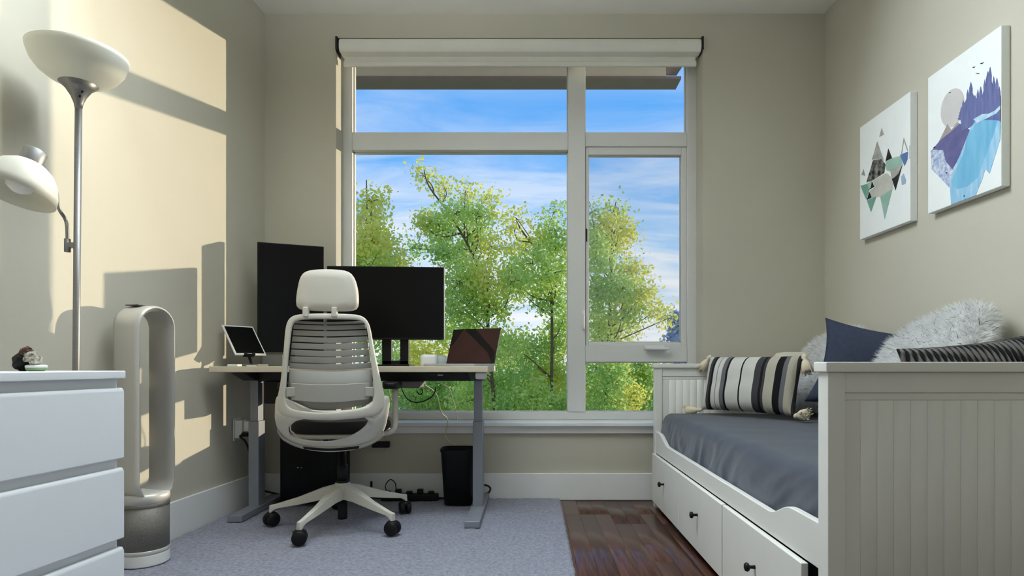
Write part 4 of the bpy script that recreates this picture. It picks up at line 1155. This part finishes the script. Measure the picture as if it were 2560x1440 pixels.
tag(MB().lathe([(0.026, 0), (0.030, 0.004), (0.033, 0.06), (0.031, 0.06), (0.028, 0.006)], 28, (p2.x, 3.42, DT)).build('cup', M['milk_glass'], smooth=True), 'pale cup between the white speaker and the laptop', 'cup')

# ================================================================== OFFICE CHAIR
def build_chair():
    t = thing('office_chair', (-0.960, 3.0, ZR), R(5), label='white office chair with headrest and slatted grey back at the desk', cat='chair')
    Wt, Gr, Bk = M['chair_white'], M['chair_grey'], M['black']
    PXM = 544.0; YBK = -0.285
    def lp(px, py):
        c = 829 + (py - 790) * 14 / 347
        return ((px - c) / PXM, (H - ZR) - (py - 912) / PXM)
    def yb(x, z):
        y = YBK + 1.15 * x * x
        y += -0.030 * math.cos((z - 0.80) * 4.0)
        if z < 0.56: y += (0.56 - z) * 0.45
        return y
    def ring(mb, outer, inner, dep, n=72, ft=0.0):
        o = smooth_loop(outer, n, 2); i_ = smooth_loop(inner, n, 2)
        # align starts
        def rot(l):
            k = max(range(n), key=lambda q: l[q].y - abs(l[q].x) * 0.2); return l[k:] + l[:k]
        def ccw(l):
            a = sum(l[q].x * l[(q + 1) % n].y - l[(q + 1) % n].x * l[q].y for q in range(n)); return l if a > 0 else l[::-1]
        o, i_ = rot(ccw(o)), rot(ccw(i_))
        sec = [(0.0, 0.0), (0.10, -0.8), (0.25, -1.0), (0.75, -1.0), (0.90, -0.8), (1.0, 0.0), (0.85, 0.9), (0.15, 0.9)]
        vs, fs = [], []
        for s, d in sec:
            for q in range(n):
                p = o[q].lerp(i_[q], s)
                vs.append((p.x, yb(p.x, p.y) + d * dep + ft, p.y))
        k = len(sec)
        for a in range(k):
            b = (a + 1) % k
            for q in range(n):
                fs.append((a * n + q, a * n + (q + 1) % n, b * n + (q + 1) % n, b * n + q))
        mb.add(vs, fs)
    up_outer = [lp(*p) for p in ((770, 784), (890, 784), (915, 788), (930, 806), (942, 864), (956, 925), (966, 965), (975, 1000), (975, 1040), (915, 1048), (842, 1052), (768, 1048), (708, 1040), (705, 1000), (715, 965), (720, 915), (722, 864), (723, 810), (735, 789))]
    up_inner = [lp(*p) for p in ((790, 800), (870, 800), (905, 800), (921, 806), (929, 850), (936, 898), (943, 950), (946, 985), (943, 1010), (925, 1019), (840, 1029), (760, 1024), (738, 1014), (733, 985), (735, 930), (739, 860), (743, 808), (758, 801))]
    lo_outer = [lp(*p) for p in ((760, 1020), (842, 1026), (925, 1020), (958, 985), (988, 985), (989, 1010), (985, 1050), (978, 1080), (959, 1109), (918, 1130), (880, 1136), (842, 1138), (800, 1136), (750, 1127), (717, 1109), (699, 1080), (695, 1050), (695, 1010), (697, 985), (720, 985))]
    lo_inner = [lp(*p) for p in ((770, 1046), (842, 1048), (920, 1046), (945, 1046), (957, 1054), (956, 1070), (945, 1083), (915, 1098), (880, 1104), (838, 1106), (795, 1104), (750, 1096), (725, 1081), (715, 1066), (717, 1052), (730, 1046))]
    g = MB(); ring(g, up_outer, up_inner, 0.013); ring(g, lo_outer, lo_inner, 0.011)
    g.build('back_frame', Wt, t, smooth=True, fixn=False, subsurf=1)
    # dark slot and grey grip recess on the lower hoop
    def band(mb, top, bot, off, n=20):
        vs, fs = [], []
        for k in range(n + 1):
            s = k / n
            a = Vector(top[0]).lerp(Vector(top[-1]), s) if len(top) == 2 else catm(top, s); b = Vector(bot[0]).lerp(Vector(bot[-1]), s) if len(bot) == 2 else catm(bot, s)
            vs += [(a.x, yb(a.x, a.y) + off, a.y), (b.x, yb(b.x, b.y) + off, b.y), (b.x, yb(b.x, b.y) + off + 0.006, b.y), (a.x, yb(a.x, a.y) + off + 0.006, a.y)]
        for k in range(n):
            for q in range(4):
                fs.append((k * 4 + q, k * 4 + (q + 1) % 4, (k + 1) * 4 + (q + 1) % 4, (k + 1) * 4 + q))
        fs += [(0, 1, 2, 3), (n * 4 + 3, n * 4 + 2, n * 4 + 1, n * 4)]
        mb.add(vs, fs)
    def catm(pts, s):
        p = [Vector(q) for q in pts]; n = len(p) - 1; f = min(s * n, n - 1e-6); i = int(f); q = catmull([p[max(i - 1, 0)], p[i], p[i + 1], p[min(i + 2, n)]], 20)
        return q[20 + int((f - i) * 20)]
    g = MB(); band(g, [lp(x, y) for x, y in ((706, 1076), (722, 1098), (770, 1117), (842, 1122), (915, 1117), (958, 1098), (968, 1078))],
                   [lp(x, y) for x, y in ((704, 1082), (720, 1106), (770, 1126), (842, 1131), (915, 1127), (960, 1106), (971, 1082))], -0.018, 40)
    g.build('grip_recess', M['chair_clip'], t, smooth=True)
    g = MB(); band(g, [lp(x, y) for x, y in ((772, 1119), (842, 1124), (914, 1119))], [lp(x, y) for x, y in ((774, 1126), (842, 1131), (912, 1127))], -0.020, 20)
    g.build('dark_slot', Bk, t, smooth=True)
    # slats of the flexible back
    gaps = [809, 823, 839, 855, 872, 889, 906, 922]
    edge = [800] + gaps
    for a, b in zip(edge, edge[1:]):
        tl = 742 - (a - 800) * 0.06; tr = 918 + (a - 800) * 0.19
        g = MB()
        top = [lp(tl, a + 1.6), lp(tl + (tr - tl) * .5, a + 5.0), lp(tr, a + 0.6)]; bot = [lp(tl - .8, b - 1.2), lp(tl + (tr - tl) * .5, b + 2.4), lp(tr + 2, b - 2.2)]
        band(g, top, bot, 0.022, 18); g.build('back_slat', Gr, t, smooth=True, bevel=0.0015, bseg=1)
    g = MB(); band(g, [lp(735, 924), lp(842, 929), lp(942, 923)], [lp(732, 1012), lp(842, 1024), lp(945, 1010)], 0.022, 18); g.build('back_panel', Gr, t, smooth=True)
    g = MB(); band(g, [lp(745, 958), lp(842, 961), lp(938, 957)], [lp(745, 1000), lp(842, 1006), lp(938, 999)], 0.006, 18); g.build('lumbar_pad', M['chair_clip'], t, smooth=True, bevel=0.003)
    for px in (745, 936):
        a = lp(px, 980); MB().box(a[0] - 0.02, a[0] + 0.02, yb(*a) - 0.004, yb(*a) + 0.02, a[1] - 0.022, a[1] + 0.022).build('lumbar_clip', M['chair_clip'], t, bevel=0.004)
    # headrest
    hr = [(757, 690), (775, 676), (826, 673), (872, 676), (888, 690), (899, 725), (902, 765), (893, 776), (860, 779), (790, 778), (758, 775), (748, 765), (750, 730)]
    ol = smooth_loop([lp(*p) for p in hr], 48, 2)
    g = MB(); n = 48; vs, fs = [], []
    cxm = sum(p.x for p in ol) / n; czm = sum(p.y for p in ol) / n
    for s, d in ((0.0, -0.026), (0.60, -0.0255), (0.90, -0.022), (0.975, -0.012), (1.0, 0.002), (0.99, 0.020), (0.93, 0.032), (0.7, 0.040), (0.0, 0.044)):
        if s == 0.0: vs.append((cxm, YBK - 0.004 + d, czm)); continue
        for p in ol: vs.append((cxm + (p.x - cxm) * s, YBK - 0.004 + d + 0.5 * ((p.x - cxm) * s) ** 2, czm + (p.y - czm) * s))
    k = 7
    for q in range(n): fs.append((0, 1 + q, 1 + (q + 1) % n)); fs.append((1 + k * n, 1 + (k - 1) * n + (q + 1) % n, 1 + (k - 1) * n + q))
    for a in range(k - 1):
        for q in range(n): fs.append((1 + a * n + q, 1 + (a + 1) * n + q, 1 + (a + 1) * n + (q + 1) % n, 1 + a * n + (q + 1) % n))
    g.add(vs, fs).build('headrest', Wt, t, smooth=True)
    for px in (779, 848):
        a = lp(px, 782); MB().box(a[0] - 0.011, a[0] + 0.011, YBK - 0.045, YBK - 0.005, a[1] - 0.022, a[1] + 0.022).build('headrest_post', Wt, t, bevel=0.003)
    # seat
    sv = MB(); ns = 40; vs, fs = [], []
    rings = [(0.55, 0.475), (0.94, 0.478), (1.0, 0.492), (1.0, 0.515), (0.95, 0.532), (0.6, 0.530), (0.02, 0.522)]
    for s, z in rings:
        for q in range(ns):
            a = 2 * math.pi * q / ns; ca, sa = math.cos(a), math.sin(a); r = (abs(ca) ** 3.4 + abs(sa) ** 3.4) ** (-1 / 3.4)
            vs.append((0.235 * s * r * ca, 0.03 + 0.22 * s * r * sa, z - (0.02 if s * r * sa > 0.8 else 0)))
    for a in range(len(rings) - 1):
        for q in range(ns): fs.append((a * ns + q, a * ns + (q + 1) % ns, (a + 1) * ns + (q + 1) % ns, (a + 1) * ns + q))
    fs.append(tuple(reversed(range(ns)))); fs.append(tuple((len(rings) - 1) * ns + q for q in range(ns)))
    sv.add(vs, fs).build('seat', M['seat_fabric'], t, smooth=True)
    rounded_block(MB(), (0, 0.03, 0.452), 0.222, 0.205, 0.026).build('seat_pan', Wt, t, smooth=True)
    MB().box(-0.09, 0.09, -0.13, 0.12, 0.40, 0.455).build('mechanism', M['chair_clip'], t, bevel=0.015)
    for k in range(9):
        MB().box(-0.058 + k * 0.013, -0.050 + k * 0.013, -0.136, -0.129, 0.425, 0.447).build('mechanism_rib', Bk, t)
    for s in (-1, 1):
        MB().tube([(s * 0.17, -0.15, 0.44), (s * 0.14, -0.10, 0.432), (s * 0.08, -0.05, 0.425)], 0.016, 10, 4).build('back_strut', Wt, t, smooth=True)
    # arms
    for s in (-1, 1):
        MB().tube([(s * 0.19, 0.03, 0.455), (s * 0.245, 0.03, 0.470), (s * 0.258, 0.03, 0.52), (s * 0.258, 0.03, 0.69)], 0.015, 12, 5).build('arm_post', Wt, t, smooth=True)
        ap = MB(); rounded_block(ap, (s * 0.252, -0.01, 0.69), 0.038, 0.115, 0.034); ap.build('arm_pad', Bk, t, smooth=True)
    # gas column
    MB().lathe([(0.026, 0.215), (0.026, 0.30), (0.018, 0.302), (0.018, 0.41)], 24).build('gas_column', Bk, t, smooth=True)
    MB().lathe([(0.0225, 0.030), (0.0235, 0.040), (0.0235, 0.15)], 24).build('column_foot', Bk, t, smooth=True)
    # five star base
    hub = MB().lathe([(0.03, 0.13), (0.043, 0.145), (0.046, 0.19), (0.036, 0.212), (0.028, 0.214)], 32).build('base_hub', Wt, t, smooth=True)
    MB().lathe([(0.030, 0.210), (0.030, 0.224), (0.026, 0.226)], 24).build('hub_collar', Bk, hub, smooth=True)
    for ang in (-109, -37, 35, 107, 179):
        a = R(ang); d = Vector((math.cos(a), math.sin(a), 0)); n_ = Vector((-d.y, d.x, 0)); L = 0.345
        secs = [(0.02, 0.030, 0.135, 0.208), (0.10, 0.027, 0.13, 0.188), (0.22, 0.019, 0.105, 0.142), (0.32, 0.0145, 0.088, 0.112), (L - 0.006, 0.0140, 0.078, 0.107), (L + 0.014, 0.0135, 0.056, 0.104)]
        vs, fs = [], []
        for r, hw, z0, z1 in secs:
            for sx, z in ((-1, z0), (1, z0), (0.75, z1), (-0.75, z1)):
                p = d * r + n_ * hw * sx; vs.append((p.x, p.y, z))
        for i in range(len(secs) - 1):
            for q in range(4): fs.append((i * 4 + q, i * 4 + (q + 1) % 4, (i + 1) * 4 + (q + 1) % 4, (i + 1) * 4 + q))
        fs += [(3, 2, 1, 0), tuple(len(secs) * 4 - 4 + q for q in range(4))]
        MB().add(vs, fs).build('base_arm', Wt, t, bevel=0.004, bseg=2)
        c = d * (L + 0.005)
        cs = MB(); sw = random.Random(ang).uniform(0, 6.28); wx = Vector((math.cos(sw), math.sin(sw), 0))
        mr = Matrix.Rotation(sw, 4, 'Z') @ Matrix.Rotation(R(90), 4, 'Y')
        for s in (-1, 1):
            cc_ = c + wx * s * 0.017
            cs.lathe([(0.012, -0.013), (0.030, -0.013), (0.0335, -0.008), (0.0335, 0.006), (0.029, 0.013), (0.012, 0.015)] if s > 0 else [(0.012, -0.015), (0.029, -0.013), (0.0335, -0.006), (0.0335, 0.008), (0.030, 0.013), (0.012, 0.013)], 24, mtx=Matrix.Translation((cc_.x, cc_.y, 0.0337)) @ mr)
        cs.lathe([(0.010, 0.03), (0.010, 0.06)], 12, (c.x, c.y, 0))
        cs.lathe([(0.031, 0.044), (0.029, 0.062), (0.016, 0.069)], 20, (c.x, c.y, 0))
        cs.build('caster', Bk, t, smooth=True, fixn=True)
build_chair()

# ================================================================== UNDER THE DESK
def pc():
    x0, x1, y0, y1, z0, z1 = -1.438, -1.106, 3.375, 3.60, 0.021, 0.46
    t = thing('computer_tower', ((x0 + x1) / 2, (y0 + y1) / 2, ZR), label='black computer tower under the left of the desk', cat='computer')
    box('case', (x0, x1, y0, y1, 0.045, z1), M['black'], t, True, bevel=0.006)
    for xa in (x0 + 0.02, x1 - 0.06):
        for ya in (y0 + 0.02, y1 - 0.06):
            box('foot', (xa, xa + 0.04, ya, ya + 0.04, ZR, 0.045), M['black'], t, True)
    box('front_panel', (x0 + 0.01, x1 - 0.01, y0 - 0.005, y0, 0.06, z1 - 0.015), M['screen'], t, True, bevel=0.002)
    for dx, s in ((0.105, 0.0035), (0.125, 0.0025)):
        MB().lathe([(s, 0), (s, 0.003)], 10, mtx=Matrix.Translation((x0 + dx, y0 - 0.005, 0.245)) @ Matrix.Rotation(R(90), 4, 'X')).build('emblem', M['alu'], t, True)
pc()

def bin_():
    cx, cy = -0.428, 3.46
    rings = [(0.066, 0.062, 0.0), (0.080, 0.074, 0.006), (0.098, 0.088, 0.30), (0.105, 0.094, 0.318), (0.103, 0.092, 0.324), (0.097, 0.087, 0.322), (0.076, 0.070, 0.012), (0.05, 0.05, 0.010)]
    seg = 48; vs, fs = [], []
    for a_, b_, z in rings:
        for k in range(seg):
            a = 2 * math.pi * k / seg; ca, sa = math.cos(a), math.sin(a); r = (abs(ca) ** 4.5 + abs(sa) ** 4.5) ** (-1 / 4.5)
            vs.append((cx + a_ * r * ca, cy + b_ * r * sa, ZR + z))
    n = len(rings)
    for i in range(n - 1):
        for k in range(seg): fs.append((i * seg + k, i * seg + (k + 1) % seg, (i + 1) * seg + (k + 1) % seg, (i + 1) * seg + k))
    fs.append(tuple(reversed(range(seg)))); fs.append(tuple((n - 1) * seg + k for k in range(seg)))
    tag(MB().add(vs, fs).build('waste_bin', M['black'], smooth=True), 'black plastic waste bin beside the right desk leg', 'bin')
bin_()

# outlets
def outlet_left():
    y = 3.33; x = xl(y)
    t = thing('wall_outlet', (x + 0.004, y, 0.42), math.atan2(-SL, 1) * 0 + 0.0, label='white wall outlet with adapters plugged in on the left wall', cat='outlet')
    box('cover_plate', (x + 0.0015, x + 0.008, y - 0.04, y + 0.04, 0.405, 0.53), M['white_plastic'], t, True, bevel=0.002)
    box('adapter', (x + 0.008, x + 0.05, y - 0.035, y + 0.03, 0.42, 0.52), M['white_plastic'], t, True, bevel=0.005)
    box('adapter', (x + 0.05, x + 0.105, y - 0.02, y + 0.03, 0.455, 0.515), M['white_plastic'], t, True, bevel=0.005)
    box('black_plug', (x + 0.05, x + 0.085, y - 0.045, y - 0.015, 0.43, 0.452), M['black'], t, True, bevel=0.004)
    box('black_plug', (x + 0.105, x + 0.135, y - 0.012, y + 0.012, 0.462, 0.480), M['black'], t, True, bevel=0.004)
outlet_left()
t = thing('wall_outlet', (-0.93, YB - 0.004, 0.30), label='black plug in the outlet on the back wall behind the chair', cat='outlet')
box('cover_plate', (-0.985, -0.905, YB - 0.007, YB - 0.001, 0.30, 0.42), M['wall'], t, True, bevel=0.002)
box('black_plug', (-0.975, -0.870, YB - 0.04, YB - 0.007, 0.325, 0.362), M['black'], t, True, bevel=0.004)

def cable(label, pts, r, m, smooth=8):
    o = MB().tube(pts, r, 7, smooth).build('cable', M[m], smooth=True)
    return tag(o, label, 'cable', 'cables under the desk')
A = at
cable('thick black cord from the wall adapter to behind the left desk leg', [(xl(3.33) + 0.085, 3.30, 0.441), A(600, 1090, 3.29), A(613, 1103, 3.30), A(622, 1125, 3.33), A(628, 1160, 3.36)], 0.006, 'cable_black')
cable('black cord along the left baseboard behind the desk foot', [A(552, 1282, 3.26), A(566, 1262, 3.32), A(575, 1236, 3.40), A(600, 1226, 3.45), A(640, 1224, 3.50), (-1.50, 3.58, 0.04)], 0.0055, 'cable_black')
cable('white cord hanging from the desk tray over the window sill', [(-0.60, 3.30, 0.72), A(1090, 985, 3.40), A(1103, 1030, 3.50), A(1117, 1045, 3.56), A(1119, 1062, 3.575), A(1113, 1090, 3.595), A(1130, 1108, 3.60), A(1146, 1125, 3.60), A(1160, 1180, 3.60), A(1165, 1216, 3.60)], 0.0035, 'cable_white')
cable('thin white cord hanging straight down right of the longer one', [(-0.55, 3.34, 0.735), A(1120, 968, 3.40), A(1132, 1000, 3.45), A(1140, 1028, 3.50), A(1143, 1050, 3.56)], 0.0028, 'cable_white')
cable('white cord swinging left in a low curve below the desk tray', [A(1100, 1008, 3.45), A(1080, 1017, 3.45), A(1050, 1024, 3.45), A(1020, 1024, 3.45), A(990, 1015, 3.42), A(975, 990, 3.40), A(970, 955, 3.36)], 0.0025, 'cable_white')
cable('black cord looping below the desk tray', [A(1000, 955, 3.30), A(1008, 980, 3.32), A(1022, 1000, 3.34), A(1045, 1006, 3.35), A(1070, 998, 3.36), A(1085, 985, 3.36), A(1089, 968, 3.34)], 0.0035, 'cable_black')
cable('short black cord hook below the desk tray', [A(1050, 950, 3.30), A(1055, 970, 3.30), A(1056, 982, 3.31), A(1048, 986, 3.31), A(1042, 976, 3.31)], 0.0032, 'cable_black')
cable('black cord on the floor from the computer along the baseboard', [(-1.08, 3.57, 0.04), (-0.95, 3.575, 0.028), (-0.80, 3.57, 0.026), (-0.66, 3.585, 0.026), (-0.52, 3.57, 0.026), (-0.40, 3.59, 0.026), A(1215, 1235, 3.58), A(1226, 1222, 3.59), A(1218, 1214, 3.60), A(1205, 1212, 3.60)], 0.006, 'cable_black')
cable('thin black cord arching above the floor strip', [A(966, 1228, 3.58), A(964, 1212, 3.59), A(976, 1199, 3.60), A(988, 1208, 3.60), A(990, 1226, 3.59)], 0.003, 'cable_black')
ps = thing('power_strip', (-0.72, 3.545, ZR), label='black power strip lying on the rug by the back baseboard', cat='power strip')
box('strip_body', (-0.90, -0.56, 3.515, 3.56, ZR, ZR + 0.04), M['black'], ps, True, bevel=0.006)
for k in range(5):
    box('plug', (-0.88 + k * 0.065, -0.845 + k * 0.065, 3.52, 3.552, ZR + 0.04, ZR + 0.055 + 0.012 * (k % 2)), M['black'], ps, True, bevel=0.004)
tag(MB().box(-0.978, -0.966, 3.575, 3.59, ZR, 0.125).build('antenna_stub', M['black'], bevel=0.003), 'small upright black stub by the baseboard right of the chair column', 'antenna')
